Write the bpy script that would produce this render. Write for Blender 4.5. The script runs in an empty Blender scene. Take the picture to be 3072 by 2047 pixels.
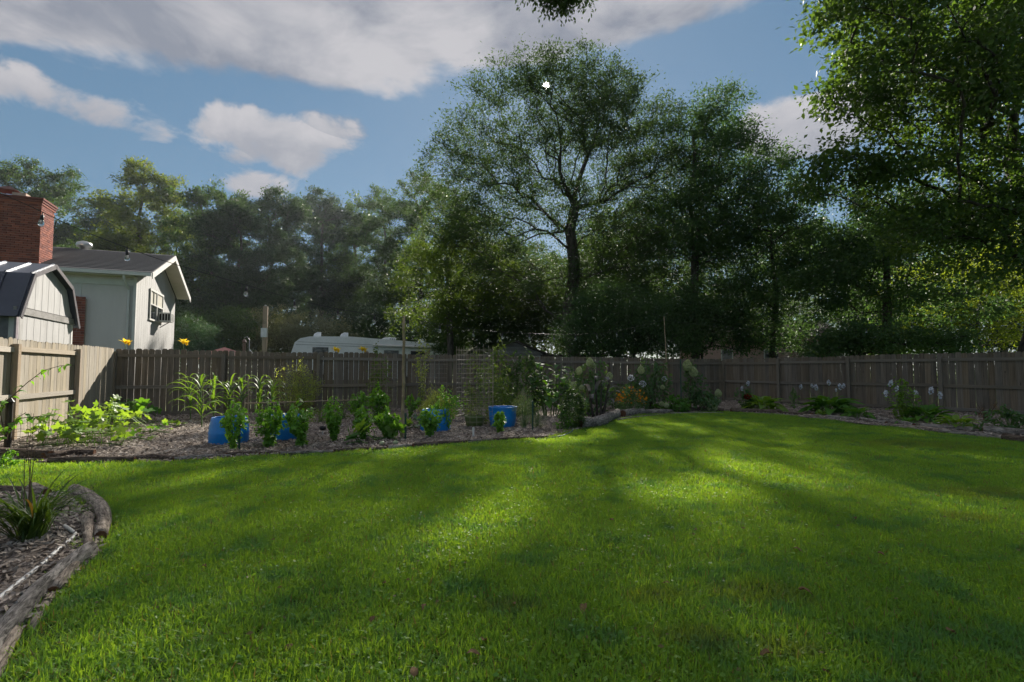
import bpy, math, random
import numpy as np
from mathutils import Vector, Matrix, Euler
random.seed(7)
RNG = np.random.default_rng(11)
S = bpy.context.scene
COL = S.collection

# ------------------------------------------------------------------ camera
F, CX, CY, HZ, HC = 1541.0, 1536.0, 1023.5, 1108.0, 1.25      # photo pixels: focal length, centre, horizon row; camera height in metres
PITCH = math.atan((HZ - CY) / F)
cam_data = bpy.data.cameras.new('camera'); cam = bpy.data.objects.new('camera', cam_data); COL.objects.link(cam)
cam.location = (0, 0, HC); cam.rotation_euler = (math.pi / 2 + PITCH, 0, 0)
cam_data.sensor_width = 36; cam_data.lens = F / 3072 * 36; cam_data.clip_start = .05; cam_data.clip_end = 2000
S.camera = cam

# ------------------------------------------------------------------ sun, sky, exposure
SUN_EL, SUN_AZ = math.radians(29.5), math.radians(3.9)         # azimuth to the right of +Y
SUN = Vector((math.sin(SUN_AZ) * math.cos(SUN_EL), math.cos(SUN_AZ) * math.cos(SUN_EL), math.sin(SUN_EL)))
sl = bpy.data.lights.new('sun', 'SUN'); sl.energy = 4.2; sl.angle = math.radians(.9); sl.color = (1, .93, .82)
so = bpy.data.objects.new('sun', sl); COL.objects.link(so); so.location = (0, 30, 40)
so.rotation_euler = (-SUN).to_track_quat('-Z', 'Y').to_euler()
SKY_STRENGTH = .15
HAZE = .0003
S.view_settings.view_transform = 'Standard'; S.view_settings.look = 'None'; S.view_settings.gamma = 1
S.view_settings.exposure = 1.5
S.render.engine = 'CYCLES'
cy = S.cycles
cy.use_adaptive_sampling = True; cy.adaptive_threshold = .02
cy.use_denoising = True; cy.max_bounces = 5; cy.diffuse_bounces = 3; cy.transmission_bounces = 4; cy.glossy_bounces = 2
cy.transparent_max_bounces = 6; cy.sample_clamp_indirect = 4; cy.caustics_reflective = False; cy.caustics_refractive = False

class NT:
    """tiny helper for building node trees"""
    def __init__(s, tree): s.t = tree; s.n = tree.nodes; s.l = tree.links
    def new(s, kind, **kw):
        n = s.n.new(kind)
        for k, v in kw.items(): setattr(n, k, v)
        return n
    def put(s, sock, v):
        if isinstance(v, bpy.types.NodeSocket): s.l.new(v, sock)
        elif v is not None:
            if hasattr(sock.default_value, '__len__') and not hasattr(v, '__len__'): v = [v] * len(sock.default_value)
            if hasattr(v, '__len__') and len(sock.default_value) == 4 and len(v) == 3: v = tuple(v) + (1,)
            sock.default_value = v
    def m(s, op, a, b=None, c=None, clamp=False):
        n = s.new('ShaderNodeMath', operation=op, use_clamp=clamp)
        for i, v in enumerate((a, b, c)): s.put(n.inputs[i], v)
        return n.outputs[0]
    def ramp(s, v, a, b, lo=0., hi=1.):
        n = s.new('ShaderNodeMapRange', interpolation_type='SMOOTHSTEP')
        for i, x in enumerate((v, a, b, lo, hi)): s.put(n.inputs[i], x)
        return n.outputs[0]
    def mix(s, f, a, b, blend='MIX'):
        n = s.new('ShaderNodeMix', data_type='RGBA', blend_type=blend)
        s.put(n.inputs[0], f); s.put(n.inputs[6], a); s.put(n.inputs[7], b)
        return n.outputs[2]
    def noise(s, vec, scale, detail=4., rough=.5, dist=0.):
        n = s.new('ShaderNodeTexNoise')
        if vec is not None: s.put(n.inputs['Vector'], vec)
        s.put(n.inputs['Scale'], scale); s.put(n.inputs['Detail'], detail); s.put(n.inputs['Roughness'], rough); s.put(n.inputs['Distortion'], dist)
        return n.outputs['Fac']
    def vscale(s, vec, sc):
        n = s.new('ShaderNodeVectorMath', operation='MULTIPLY'); s.put(n.inputs[0], vec); s.put(n.inputs[1], sc); return n.outputs[0]
    def vadd(s, vec, b):
        n = s.new('ShaderNodeVectorMath', operation='ADD'); s.put(n.inputs[0], vec); s.put(n.inputs[1], b); return n.outputs[0]

def build_world():
    w = bpy.data.worlds.new('World'); S.world = w; w.use_nodes = True
    t = NT(w.node_tree); t.n.clear()
    out = t.new('ShaderNodeOutputWorld'); bg = t.new('ShaderNodeBackground'); bg.inputs[1].default_value = SKY_STRENGTH
    sky = t.new('ShaderNodeTexSky', sky_type='NISHITA'); sky.sun_disc = False
    sky.sun_elevation = SUN_EL; sky.sun_rotation = SUN_AZ; sky.air_density = 1.0; sky.dust_density = .15; sky.ozone_density = 2.0
    d = t.new('ShaderNodeTexCoord').outputs['Generated']
    sep = t.new('ShaderNodeSeparateXYZ'); t.put(sep.inputs[0], d); x, y, z = sep.outputs
    # even, clear blue air (whole sky alike)
    blue = t.mix(.91, sky.outputs[0], t.mix(t.ramp(z, 0., .75), (.235, .415, .56), (.155, .35, .545)))
    az = t.m('ARCTAN2', x, t.m('ABSOLUTE', y)); el = t.m('ARCSINE', z)
    # clouds: a broad layer high up, reaching lower towards the west, with a few loose heaps under it
    wv = t.vscale(d, (1, 1, 2.3))
    n1 = t.noise(wv, 3.2, 6., .56, .35)
    n2 = t.noise(t.vadd(wv, (3, 1, 5)), 8.5, 4., .6, .2)
    nn = t.m('ADD', t.m('MULTIPLY', n1, .72), t.m('MULTIPLY', n2, .28))
    edge = t.m('ADD', .528, t.m('MULTIPLY', t.m('SINE', t.m('ADD', t.m('MULTIPLY', az, .9), .1)), .16))
    bank = t.ramp(t.m('SUBTRACT', el, edge), -.085, .055, -.27, .27)
    dens = t.m('ADD', nn, bank)
    def blob(a0, e0, ra, re, gain):
        da = t.m('DIVIDE', t.m('SUBTRACT', az, a0), ra); de = t.m('DIVIDE', t.m('SUBTRACT', el, e0), re)
        r2 = t.m('ADD', t.m('MULTIPLY', da, da), t.m('MULTIPLY', de, de))
        return t.m('MULTIPLY', t.m('SUBTRACT', 1., r2), gain)
    def px(u, v):
        cx, cyy = (u - CX) / F, (CY - v) / F
        D = Vector((cx, math.cos(PITCH) - cyy * math.sin(PITCH), math.sin(PITCH) + cyy * math.cos(PITCH))).normalized()
        return math.atan2(D.x, D.y), math.asin(D.z)
    heaps = hrise = None
    for (u, v, ru, rv, g) in ((830, 425, 275, 92, .30), (700, 450, 150, 55, .22), (985, 380, 130, 55, .2), (760, 545, 120, 55, .2), (1240, 365, 70, 28, .1),
                              (2380, 395, 250, 105, .3), (2560, 330, 180, 90, .25), (60, 265, 170, 60, .2), (1290, 560, 120, 45, .1), (330, 330, 260, 60, .2)):
        a, e = px(u, v)
        b = blob(a, e, ru / F, rv / F * .95, g)
        rise = t.m('DIVIDE', t.m('SUBTRACT', el, e), rv / F)
        if heaps is None: heaps, hrise = b, rise
        else:
            pick = t.m('GREATER_THAN', b, heaps)
            hrise = t.m('ADD', t.m('MULTIPLY', rise, pick), t.m('MULTIPLY', hrise, t.m('SUBTRACT', 1., pick)))
            heaps = t.m('MAXIMUM', heaps, b)
    n3 = t.noise(t.vscale(d, (1, 1, 1.5)), 9., 6., .58, .3)
    hd = t.m('ADD', t.m('MULTIPLY', t.m('SUBTRACT', n3, .5), .8), t.m('ADD', heaps, .37))
    cover = t.m('MAXIMUM', t.ramp(dens, .46, .60), t.ramp(hd, .44, .58))
    # tops pale, undersides greyer: density higher up compared with here
    up = t.noise(t.vadd(wv, (0, 0, .16)), 3.2, 3., .56, .35)
    n4 = t.noise(t.vadd(wv, (7, 2, 1)), 5., 5., .6, .5)
    lift = t.m('SUBTRACT', n1, up)
    thick = t.m('MAXIMUM', t.ramp(dens, .52, .85), t.ramp(hd, .52, .95))
    hc = t.ramp(hd, .44, .6)
    shade = t.m('ADD', t.m('ADD', .6, t.m('MULTIPLY', lift, 3.2)), t.m('MULTIPLY', t.m('SUBTRACT', n4, .5), 2.6))
    shade = t.m('SUBTRACT', shade, t.m('MULTIPLY', thick, .15), clamp=True)
    hshade = t.m('ADD', t.m('ADD', .55, t.m('MULTIPLY', hrise, .45)), t.m('MULTIPLY', t.m('SUBTRACT', n3, .5), 2.), clamp=True)
    hsel = t.m('MULTIPLY', hc, t.m('SUBTRACT', 1., t.ramp(dens, .5, .62)))
    shade = t.m('ADD', t.m('MULTIPLY', hshade, hsel), t.m('MULTIPLY', shade, t.m('SUBTRACT', 1., hsel)))
    cloud = t.mix(shade, (.67, .71, .84), (1.38, 1.345, 1.39))
    c = t.mix(t.m('MULTIPLY', cover, .93), blue, cloud)
    # the sun itself
    dot = t.new('ShaderNodeVectorMath', operation='DOT_PRODUCT'); t.put(dot.inputs[0], d); dot.inputs[1].default_value = SUN
    sun = t.ramp(dot.outputs['Value'], math.cos(math.radians(.4)), math.cos(math.radians(.15)))
    c = t.mix(sun, c, (60, 58, 52))
    t.put(bg.inputs[0], c); t.l.new(bg.outputs[0], out.inputs[0])
build_world()
S.world.cycles.sampling_method = 'MANUAL'; S.world.cycles.sample_map_resolution = 512

# ------------------------------------------------------------------ photo pixel -> world
def ray(px, py):
    cx, c = (px - CX) / F, (CY - py) / F
    return Vector((cx, math.cos(PITCH) - c * math.sin(PITCH), math.sin(PITCH) + c * math.cos(PITCH)))
CAM = Vector((0, 0, HC))
def G(px, py, z=0.):
    d = ray(px, py); return CAM + d * ((z - HC) / d.z)
def D(px, py, depth):
    d = ray(px, py); return CAM + d * (depth / d.y)
def KY(y): return F / y                                       # pixels per metre at a distance
def on_plane(px, py, p, n):
    d = ray(px, py); return CAM + d * ((Vector(p) - CAM).dot(n) / d.dot(n))

# ------------------------------------------------------------------ mesh helpers
class MB:
    def __init__(s): s.v = []; s.f = []; s.smooth = False
    def add(s, vs, fs):
        b = len(s.v); s.v += [tuple(p) for p in vs]; s.f += [tuple(i + b for i in f) for f in fs]; return s
    def box(s, c, size, R=None):
        hx, hy, hz = (q / 2 for q in size); c = Vector(c)
        vs = [Vector((a * hx, b * hy, k * hz)) for a in (-1, 1) for b in (-1, 1) for k in (-1, 1)]
        if R is not None: vs = [R @ v for v in vs]
        return s.add([c + v for v in vs], [(0, 1, 3, 2), (4, 6, 7, 5), (0, 4, 5, 1), (2, 3, 7, 6), (0, 2, 6, 4), (1, 5, 7, 3)])
    def frame(s, o, u, v, n, pts, thick):
        """prism: outline pts (a,b) in plane (o,u,v), extruded along n"""
        o, u, v, n = map(Vector, (o, u, v, n)); k = len(pts)
        a = [o + u * p[0] + v * p[1] for p in pts]; b = [p + n * thick for p in a]
        return s.add(a + b, [tuple(range(k - 1, -1, -1)), tuple(range(k, 2 * k))] + [(i, (i + 1) % k, k + (i + 1) % k, k + i) for i in range(k)])
    def tube(s, pts, rad, n=6, cap=True, jit=0., rnd=None):
        pts = [Vector(p) for p in pts]; k = len(pts)
        if not hasattr(rad, '__len__'): rad = [rad] * k
        base = len(s.v); side = None
        for i, p in enumerate(pts):
            t = (pts[min(i + 1, k - 1)] - pts[max(i - 1, 0)])
            t = t.normalized() if t.length > 1e-9 else Vector((0, 0, 1))
            if side is None: side = t.orthogonal().normalized()
            side = (side - t * side.dot(t)); side = side.normalized() if side.length > 1e-6 else t.orthogonal().normalized()
            w = t.cross(side)
            for j in range(n):
                a = 2 * math.pi * j / n; r = rad[i] * (1 + (rnd.uniform(-jit, jit) if rnd else 0))
                s.v.append(tuple(p + (side * math.cos(a) + w * math.sin(a)) * r))
        for i in range(k - 1):
            for j in range(n):
                a = base + i * n + j; b = base + i * n + (j + 1) % n
                s.f.append((a, b, b + n, a + n))
        if cap:
            s.f.append(tuple(base + j for j in range(n - 1, -1, -1))); s.f.append(tuple(base + (k - 1) * n + j for j in range(n)))
        return s
    def lathe(s, c, prof, n=20):
        c = Vector(c); base = len(s.v); k = len(prof)
        for r, z in prof:
            for j in range(n):
                a = 2 * math.pi * j / n; s.v.append((c.x + r * math.cos(a), c.y + r * math.sin(a), c.z + z))
        for i in range(k - 1):
            for j in range(n):
                a = base + i * n + j; b = base + i * n + (j + 1) % n; s.f.append((a, b, b + n, a + n))
        return s
    def mesh(s, name, mat, smooth=False):
        me = bpy.data.meshes.new(name); me.from_pydata(s.v, [], s.f)
        if mat: me.materials.append(mat)
        if smooth: me.shade_smooth()
        return me
    def build(s, name, mat, parent=None, smooth=False):
        off = WL(parent)
        me = bpy.data.meshes.new(name); me.from_pydata([(x - off.x, y - off.y, z - off.z) for x, y, z in s.v], [], s.f)
        if mat: me.materials.append(mat)
        if smooth: me.shade_smooth()
        return link(name, me, parent)

WLOC = {}
def WL(o): return WLOC.get(o.name, Vector((0, 0, 0))) if o is not None else Vector((0, 0, 0))
def link(name, data, parent=None, matrix=None):
    o = bpy.data.objects.new(name, data); COL.objects.link(o)
    if parent is not None: o.parent = parent
    off = WL(parent)
    if matrix is not None:
        o.matrix_basis = Matrix.Translation(-off) @ matrix
        if parent is None: WLOC[o.name] = matrix.translation.copy()
    else: WLOC[o.name] = off.copy()
    return o
def tag(o, label=None, cat=None, group=None, kind=None):
    for k, v in (('label', label), ('category', cat), ('group', group), ('kind', kind)):
        if v: o[k] = v
    return o
def thing(name, loc, label, cat, group=None):
    o = bpy.data.objects.new(name, None); COL.objects.link(o); o.location = loc; o.empty_display_size = .1
    WLOC[o.name] = Vector(loc); return tag(o, label, cat, group)
def recenter(o):
    """move a top-level mesh object's origin to its base"""
    me = o.data; n = len(me.vertices); a = np.empty(n * 3); me.vertices.foreach_get('co', a); a = a.reshape(-1, 3)
    c = np.array([a[:, 0].mean(), a[:, 1].mean(), a[:, 2].min()]); me.vertices.foreach_set('co', (a - c).ravel()); me.update()
    o.location = Vector(o.location) + Vector(c); WLOC[o.name] = Vector(c); return o

def np_mesh(name, verts, faces_n, mat, smooth=False):
    """faces_n: (N,k) int array, all faces with k corners"""
    me = bpy.data.meshes.new(name); nv = len(verts); nf, k = faces_n.shape
    me.vertices.add(nv); me.vertices.foreach_set('co', np.ascontiguousarray(verts, np.float32).ravel())
    me.loops.add(nf * k); me.loops.foreach_set('vertex_index', np.ascontiguousarray(faces_n, np.int32).ravel())
    me.polygons.add(nf); me.polygons.foreach_set('loop_start', np.arange(nf, dtype=np.int32) * k)
    me.update(calc_edges=True)
    if mat: me.materials.append(mat)
    if smooth: me.shade_smooth()
    return me

def leaf_cloud(c, axis, L, W, rng, fold=.18, droop=0., up=.6):
    """arrays -> verts, quads: one folded leaf at each centre c, pointing along axis"""
    n = len(c)
    axis = axis / (np.linalg.norm(axis, axis=1, keepdims=True) + 1e-9)
    nrm = rng.normal(size=(n, 3)); nrm[:, 2] = np.abs(nrm[:, 2]) + up
    nrm -= axis * (nrm * axis).sum(1, keepdims=True); nrm /= np.linalg.norm(nrm, axis=1, keepdims=True) + 1e-9
    side = np.cross(axis, nrm)
    L = np.asarray(L).reshape(-1, 1) * np.ones((n, 1)); W = np.asarray(W).reshape(-1, 1) * np.ones((n, 1))
    a = c - axis * L * .5; b = c + axis * L * .5
    s1 = c + side * W * .5 + nrm * W * fold - axis * L * .06; s2 = c - side * W * .5 + nrm * W * fold - axis * L * .06
    v = np.stack([a, s1, b, s2], 1).reshape(-1, 3)
    f = np.arange(n * 4).reshape(n, 4)
    return v, f

# ------------------------------------------------------------------ materials
MATS = {}
def new_mat(name):
    m = bpy.data.materials.new(name); m.use_nodes = True; t = NT(m.node_tree); t.n.clear()
    out = t.new('ShaderNodeOutputMaterial'); MATS[name] = m; return m, t, out
def principled(t, out, col, rough=.8, spec=.3, bump=None, bstr=.3, bdist=.01, metal=0.):
    p = t.new('ShaderNodeBsdfPrincipled'); t.put(p.inputs['Base Color'], col); t.put(p.inputs['Roughness'], rough)
    t.put(p.inputs['Specular IOR Level'], spec); t.put(p.inputs['Metallic'], metal)
    if bump is not None:
        b = t.new('ShaderNodeBump'); t.put(b.inputs['Strength'], bstr); t.put(b.inputs['Distance'], bdist); t.put(b.inputs['Height'], bump)
        t.l.new(b.outputs[0], p.inputs['Normal'])
    t.l.new(p.outputs[0], out.inputs[0]); return p
def coords(t, kind='Object', rand=True):
    c = t.new('ShaderNodeTexCoord').outputs[kind]
    if rand:
        r = t.new('ShaderNodeObjectInfo').outputs['Random']
        cb = t.new('ShaderNodeCombineXYZ')
        for i, q in enumerate((37., 91., 53.)): t.put(cb.inputs[i], t.m('MULTIPLY', r, q))
        c = t.vadd(c, cb.outputs[0])
    return c
def plain(name, col, rough=.7, spec=.3, var=.25, scale=6., bump=.0, metal=0., space='Object', stretch=(1, 1, 1), dirt=None):
    m, t, out = new_mat(name); c = t.vscale(coords(t, space, space == 'Object'), stretch)
    n = t.noise(c, scale, 6., .6); n2 = t.noise(c, scale * 7, 4., .6)
    k = t.m('ADD', t.m('MULTIPLY', n, .65), t.m('MULTIPLY', n2, .35))
    dark = tuple(q * (1 - var) for q in col); lite = tuple(min(1, q * (1 + var)) for q in col)
    cc = t.mix(t.ramp(k, .3, .7), dark, lite)
    if dirt: cc = t.mix(t.ramp(t.noise(c, scale * .6, 8., .7), .5, .75), cc, dirt)
    principled(t, out, cc, rough, spec, k if bump else None, bump, .01, metal); return m
def wood(name, dark, lite, rand=.35, tint=(.1, .1, .085), rough=.85, axis=2, gscale=55., knots=True):
    """weathered timber, grain along a local axis"""
    m, t, out = new_mat(name)
    c = coords(t); st = [1, 1, 1]; st[axis] = .035
    g = t.noise(t.vscale(c, st), gscale, 6., .65, .6)
    st2 = [1, 1, 1]; st2[axis] = .12
    b = t.noise(t.vscale(c, st2), 7., 5., .6)
    k = t.m('ADD', t.m('MULTIPLY', g, .6), t.m('MULTIPLY', b, .4))
    col = t.mix(t.ramp(k, .33, .68), dark, lite)
    col = t.mix(t.ramp(t.noise(c, 2.3, 6., .7), .48, .72, 0, .55), col, tint)
    if knots:
        st3 = [1, 1, 1]; st3[axis] = .45
        v = t.new('ShaderNodeTexVoronoi'); t.put(v.inputs['Vector'], t.vscale(c, st3)); t.put(v.inputs['Scale'], 5.5)
        kn = t.ramp(v.outputs['Distance'], .035, .075, 1., 0.)
        col = t.mix(t.m('MULTIPLY', kn, .75), col, tuple(q * .35 for q in dark))
    r = t.new('ShaderNodeObjectInfo').outputs['Random']
    hsv = t.new('ShaderNodeHueSaturation'); t.put(hsv.inputs['Color'], col)
    t.put(hsv.inputs['Value'], t.m('ADD', 1 - rand * .5, t.m('MULTIPLY', r, rand)))
    t.put(hsv.inputs['Saturation'], t.m('ADD', .75, t.m('MULTIPLY', t.m('FRACT', t.m('MULTIPLY', r, 17.3)), .45)))
    principled(t, out, hsv.outputs[0], rough, .2, g, .5, .004); return m
def leaf_mat(name, a, b, trans=.42, rough=.58, spec=.16, tcol=None, pos=.6, brown=0.):
    """leaf: glossy front, light shining through; a and b are the two ends of its natural colour range"""
    m, t, out = new_mat(name); g = t.new('ShaderNodeNewGeometry')
    isl = t.m('FRACT', t.m('ADD', g.outputs['Random Per Island'], t.m('MULTIPLY', t.new('ShaderNodeObjectInfo').outputs['Random'], 3.7))); wn = t.noise(g.outputs['Position'], pos, 3., .55)
    col = t.mix(t.m('ADD', t.m('MULTIPLY', isl, .55), t.m('MULTIPLY', t.ramp(wn, .3, .7), .45)), a, b)
    if brown: col = t.mix(t.m('GREATER_THAN', t.m('FRACT', t.m('MULTIPLY', isl, 13.7)), 1 - brown), col, (.16, .1, .04))
    p = t.new('ShaderNodeBsdfPrincipled'); t.put(p.inputs['Base Color'], col); t.put(p.inputs['Roughness'], rough); t.put(p.inputs['Specular IOR Level'], spec)
    tr = t.new('ShaderNodeBsdfTranslucent')
    t.put(tr.inputs[0], t.mix(1., col, tcol or (2.1, 1.9, .55), 'MULTIPLY'))
    mx = t.new('ShaderNodeMixShader'); mx.inputs[0].default_value = trans
    t.l.new(p.outputs[0], mx.inputs[1]); t.l.new(tr.outputs[0], mx.inputs[2]); t.l.new(mx.outputs[0], out.inputs[0]); return m
def bark(name, a, b):
    m, t, out = new_mat(name); c = t.new('ShaderNodeNewGeometry').outputs['Position']
    n = t.noise(t.vscale(c, (1, 1, .25)), 9., 8., .7, .5)
    principled(t, out, t.mix(t.ramp(n, .35, .68), a, b), .95, .15, n, .8, .04); return m
def log_mat(name, a, b, axis=0):
    m, t, out = new_mat(name); c = coords(t, 'Object')
    n = t.noise(t.vscale(c, (.22, 1, 1)), 38., 8., .72, .5); n2 = t.noise(t.vscale(c, (.5, 1, 1)), 4., 6., .65)
    col = t.mix(t.ramp(n, .33, .68), a, b)
    col = t.mix(t.ramp(n2, .45, .7, 0, .6), col, tuple(q * .45 for q in a))
    cr = t.ramp(t.noise(t.vscale(c, (.12, 1, 1)), 60., 4., .6, 1.), .36, .46)
    col = t.mix(t.m('MULTIPLY', t.m('SUBTRACT', 1., cr), .6), col, tuple(q * .3 for q in a))
    principled(t, out, col, .95, .15, t.m('ADD', n, t.m('MULTIPLY', cr, .5)), .9, .012); return m

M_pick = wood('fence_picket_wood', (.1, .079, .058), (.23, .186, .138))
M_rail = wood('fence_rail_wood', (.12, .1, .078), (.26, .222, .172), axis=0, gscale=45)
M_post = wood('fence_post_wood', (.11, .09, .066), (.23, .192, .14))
M_pickL = wood('pale_picket_wood', (.22, .19, .145), (.43, .375, .29), tint=(.19, .18, .14))  # paler timber tones, used on the left fence
M_railL = wood('pale_rail_wood', (.3, .26, .205), (.54, .47, .38), axis=0, gscale=45, tint=(.32, .28, .22))
M_postL = wood('pale_post_wood', (.28, .22, .16), (.45, .36, .27))
M_white = plain('white_painted_siding', (.43, .425, .42), .65, .2, .12, 3., .05, stretch=(1, 1, .25), dirt=(.32, .31, .295))
M_trim = plain('white_trim_paint', (.58, .57, .55), .55, .3, .08, 4.)
M_soffit = plain('cream_soffit', (.62, .58, .48), .7, .2, .06, 3.)
M_shing = plain('grey_asphalt_shingle', (.1, .1, .105), .95, .1, .3, 26., .5)
def brick_mat():
    m, t, out = new_mat('red_brick'); c = coords(t); r = t.new('ShaderNodeObjectInfo').outputs['Random']; n = t.noise(c, 3., 6., .7)
    col = t.mix(r, (.15, .045, .035), (.34, .11, .07)); col = t.mix(t.ramp(n, .45, .7, 0, .5), col, (.12, .045, .04))
    principled(t, out, col, .9, .2, n, .4, .01); return m
M_brick = brick_mat()
M_mortar = plain('mortar', (.36, .29, .25), .95, .1, .2, 20.)
M_metal = plain('dark_blue_metal_roofing', (.05, .06, .085), .35, .5, .15, 2., .05, .3)
M_galv = plain('galvanised_metal', (.5, .5, .5), .35, .5, .15, 6., .1, .8)
M_glass = plain('window_glass', (.02, .025, .03), .06, .6, .2, 1.)
M_dark = plain('dark_recess', (.015, .014, .013), .9, .1)
M_blind = plain('window_blind', (.42, .4, .34), .8, .2, .05)
M_rv = plain('white_fibreglass', (.76, .78, .8), .4, .4, .05, 1.5, dirt=(.64, .65, .65))
M_rvgrey = plain('grey_stripe', (.36, .38, .4), .45, .4, .05)
M_rvtan = plain('tan_stripe', (.42, .3, .24), .45, .4, .05)
M_barrel = plain('blue_plastic', (.004, .2, .6), .38, .45, .12, 3., .02)
M_bamboo = plain('weathered_bamboo', (.3, .23, .14), .6, .3, .25, 5., .1, stretch=(6, 6, 1))
M_gpost = plain('green_steel_post', (.02, .075, .055), .5, .4, .15, 5.)
M_wire = plain('rusty_grey_wire', (.3, .25, .2), .6, .4, .25, 20.)
M_cable = plain('black_rubber_cable', (.02, .02, .02), .5, .3, .1)
M_pvc = plain('white_pipe', (.62, .62, .6), .4, .4, .08, 5., dirt=(.45, .42, .36))
M_hose = plain('teal_hose', (.05, .12, .12), .45, .4, .1, 5.)
M_pink = plain('faded_pink_canvas', (.42, .2, .18), .85, .1, .12, 3.)
M_salmon = plain('salmon_stucco', (.42, .27, .24), .85, .2, .08, 2.)
M_oldwall = plain('pale_old_paint', (.42, .42, .4), .8, .2, .15, 3., dirt=(.28, .26, .22))
M_oldroof = plain('brown_old_shingle', (.075, .065, .055), .95, .1, .35, 18., .5)
M_moss = plain('mossy_old_shingle', (.075, .1, .03), .95, .1, .45, 6., .5, dirt=(.06, .05, .04))
M_oldboard = wood('old_grey_board', (.16, .15, .14), (.32, .31, .3), axis=0)
M_olive = plain('olive_plastic', (.1, .14, .035), .45, .4, .1, 3.)
M_logd = log_mat('dark_bark_log', (.05, .035, .028), (.2, .155, .125))
M_logp = log_mat('pale_bark_log', (.13, .105, .085), (.52, .44, .36))
M_logg = log_mat('grey_bark_log', (.095, .085, .075), (.44, .4, .36))
M_cut = plain('cut_wood_end', (.12, .06, .035), .95, .1, .5, 30., .4)
M_bark = bark('tree_bark', (.035, .03, .026), (.13, .115, .1))
M_barkd = bark('dark_tree_bark', (.025, .02, .017), (.08, .07, .06))
M_stemg = plain('green_stem', (.09, .16, .04), .6, .3, .25, 8.)
M_stemb = plain('brown_stem', (.1, .07, .045), .8, .2, .25, 8.)

L_oak = leaf_mat('oak_leaf', (.036, .066, .034), (.075, .12, .046), .4, tcol=(1.55, 1.55, .75))
L_mid = leaf_mat('hardwood_leaf', (.036, .075, .03), (.08, .13, .042), .38, tcol=(1.55, 1.55, .75))
L_blue = leaf_mat('bluish_leaf', (.03, .058, .036), (.062, .1, .052), .34, tcol=(1.55, 1.55, .75))
L_lime = leaf_mat('yellow_green_leaf', (.052, .095, .026), (.105, .15, .038), .42, tcol=(1.7, 1.65, .6))
L_dark = leaf_mat('dark_glossy_leaf', (.034, .078, .036), (.082, .142, .054), .42, .55, .16, tcol=(1.6, 1.6, .75))
L_sage = leaf_mat('sage_leaf', (0.0945, 0.115, 0.081), (0.189, 0.209, 0.149), .3, .6)
L_con = leaf_mat('conifer_needle', (0.0297, 0.081, 0.0607), (0.0675, 0.135, 0.0878), .25, .55)
L_gum = leaf_mat('sweetgum_leaf', (.038, .085, .026), (.095, .155, .04), .42, .52, .16, tcol=(1.8, 1.75, .6))
L_bas = leaf_mat('basil_leaf', (0.081, 0.216, 0.027), (0.176, 0.365, 0.054), .4, .45, .35)
L_sq = leaf_mat('squash_leaf', (.1, .2, .03), (.2, .31, .07), .45, .5, .4, pos=2.)
L_corn = leaf_mat('corn_leaf', (.07, .15, .03), (.15, .25, .06), .4, .5, .25)
L_fern = leaf_mat('feathery_leaf', (.2, .27, .08), (.34, .4, .15), .45, .6)
L_host = leaf_mat('hosta_leaf', (0.054, 0.162, 0.027), (0.108, 0.243, 0.0405), .36, .6, .18)
L_hostl = leaf_mat('pale_hosta_leaf', (.11, .22, .03), (.18, .3, .05), .4, .45, .35)
L_hyd = leaf_mat('hydrangea_leaf', (.05, .12, .05), (.11, .19, .08), .34, .6, .2)
L_lav = leaf_mat('grey_green_leaf', (.11, .16, .12), (.18, .24, .17), .25, .65)
L_tom = leaf_mat('tomato_leaf', (0.0675, 0.121, 0.0405), (0.149, 0.216, 0.0675), .4, .55)
L_day = leaf_mat('daylily_leaf', (.045, .1, .02), (.11, .18, .04), .38, .45, .35, brown=.05)
L_dry = leaf_mat('dry_leaf', (.16, .1, .055), (.28, .19, .1), .2, .8, .1, (1.2, 1, .7))
L_can = leaf_mat('dying_canna_leaf', (.16, .15, .15), (.26, .25, .25), .25, .7, .2, (1.1, 1.05, 1))
L_thick = leaf_mat('sun_brightened_leaf', (.11, .17, .03), (.21, .27, .05), .52)  # leaf colour brightened to stand in for sunlight on the thicket
F_hyd = leaf_mat('hydrangea_floret', (.4, .46, .25), (.58, .62, .4), .3, .7, .1, (1.1, 1.1, .8))
F_wht = leaf_mat('white_petal', (.6, .62, .72), (.75, .77, .82), .35, .6, .2, (1, 1, 1))
F_yel = leaf_mat('yellow_lily_petal', (.86, .62, .03), (.9, .74, .08), .4, .5, .2, (1.1, 1, .6))
F_org = leaf_mat('orange_petal', (.6, .22, .01), (.75, .35, .02), .3, .6, .1, (1.1, 1, .6))
F_red = leaf_mat('red_petal', (.25, .012, .015), (.35, .02, .02), .3, .6, .1, (1.1, 1, 1))

# ================================================================== the ground
def ground_mat():
    m, t, out = new_mat('turf_soil'); c = t.new('ShaderNodeNewGeometry').outputs['Position']
    n = t.noise(c, 1.1, 6., .6); n2 = t.noise(c, 30., 5., .7)
    col = t.mix(t.ramp(n, .35, .65), (.06, .1, .022), (.09, .13, .03))
    col = t.mix(t.ramp(n2, .5, .75), col, (.06, .045, .03))
    principled(t, out, col, .95, .1, n2, .6, .02); return m
def mulch_mat():
    m, t, out = new_mat('wood_mulch'); c = t.new('ShaderNodeNewGeometry').outputs['Position']
    n = t.noise(c, 60., 6., .7, .8); n2 = t.noise(c, 1.5, 4., .6)
    col = t.mix(t.ramp(n, .35, .68), (.1, .08, .068), (.36, .31, .265))
    col = t.mix(t.ramp(n2, .4, .7, 0, .5), col, (.08, .06, .05))
    principled(t, out, col, .95, .1, n, .9, .02); return m
M_ground, M_mulch = ground_mat(), mulch_mat()

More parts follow.
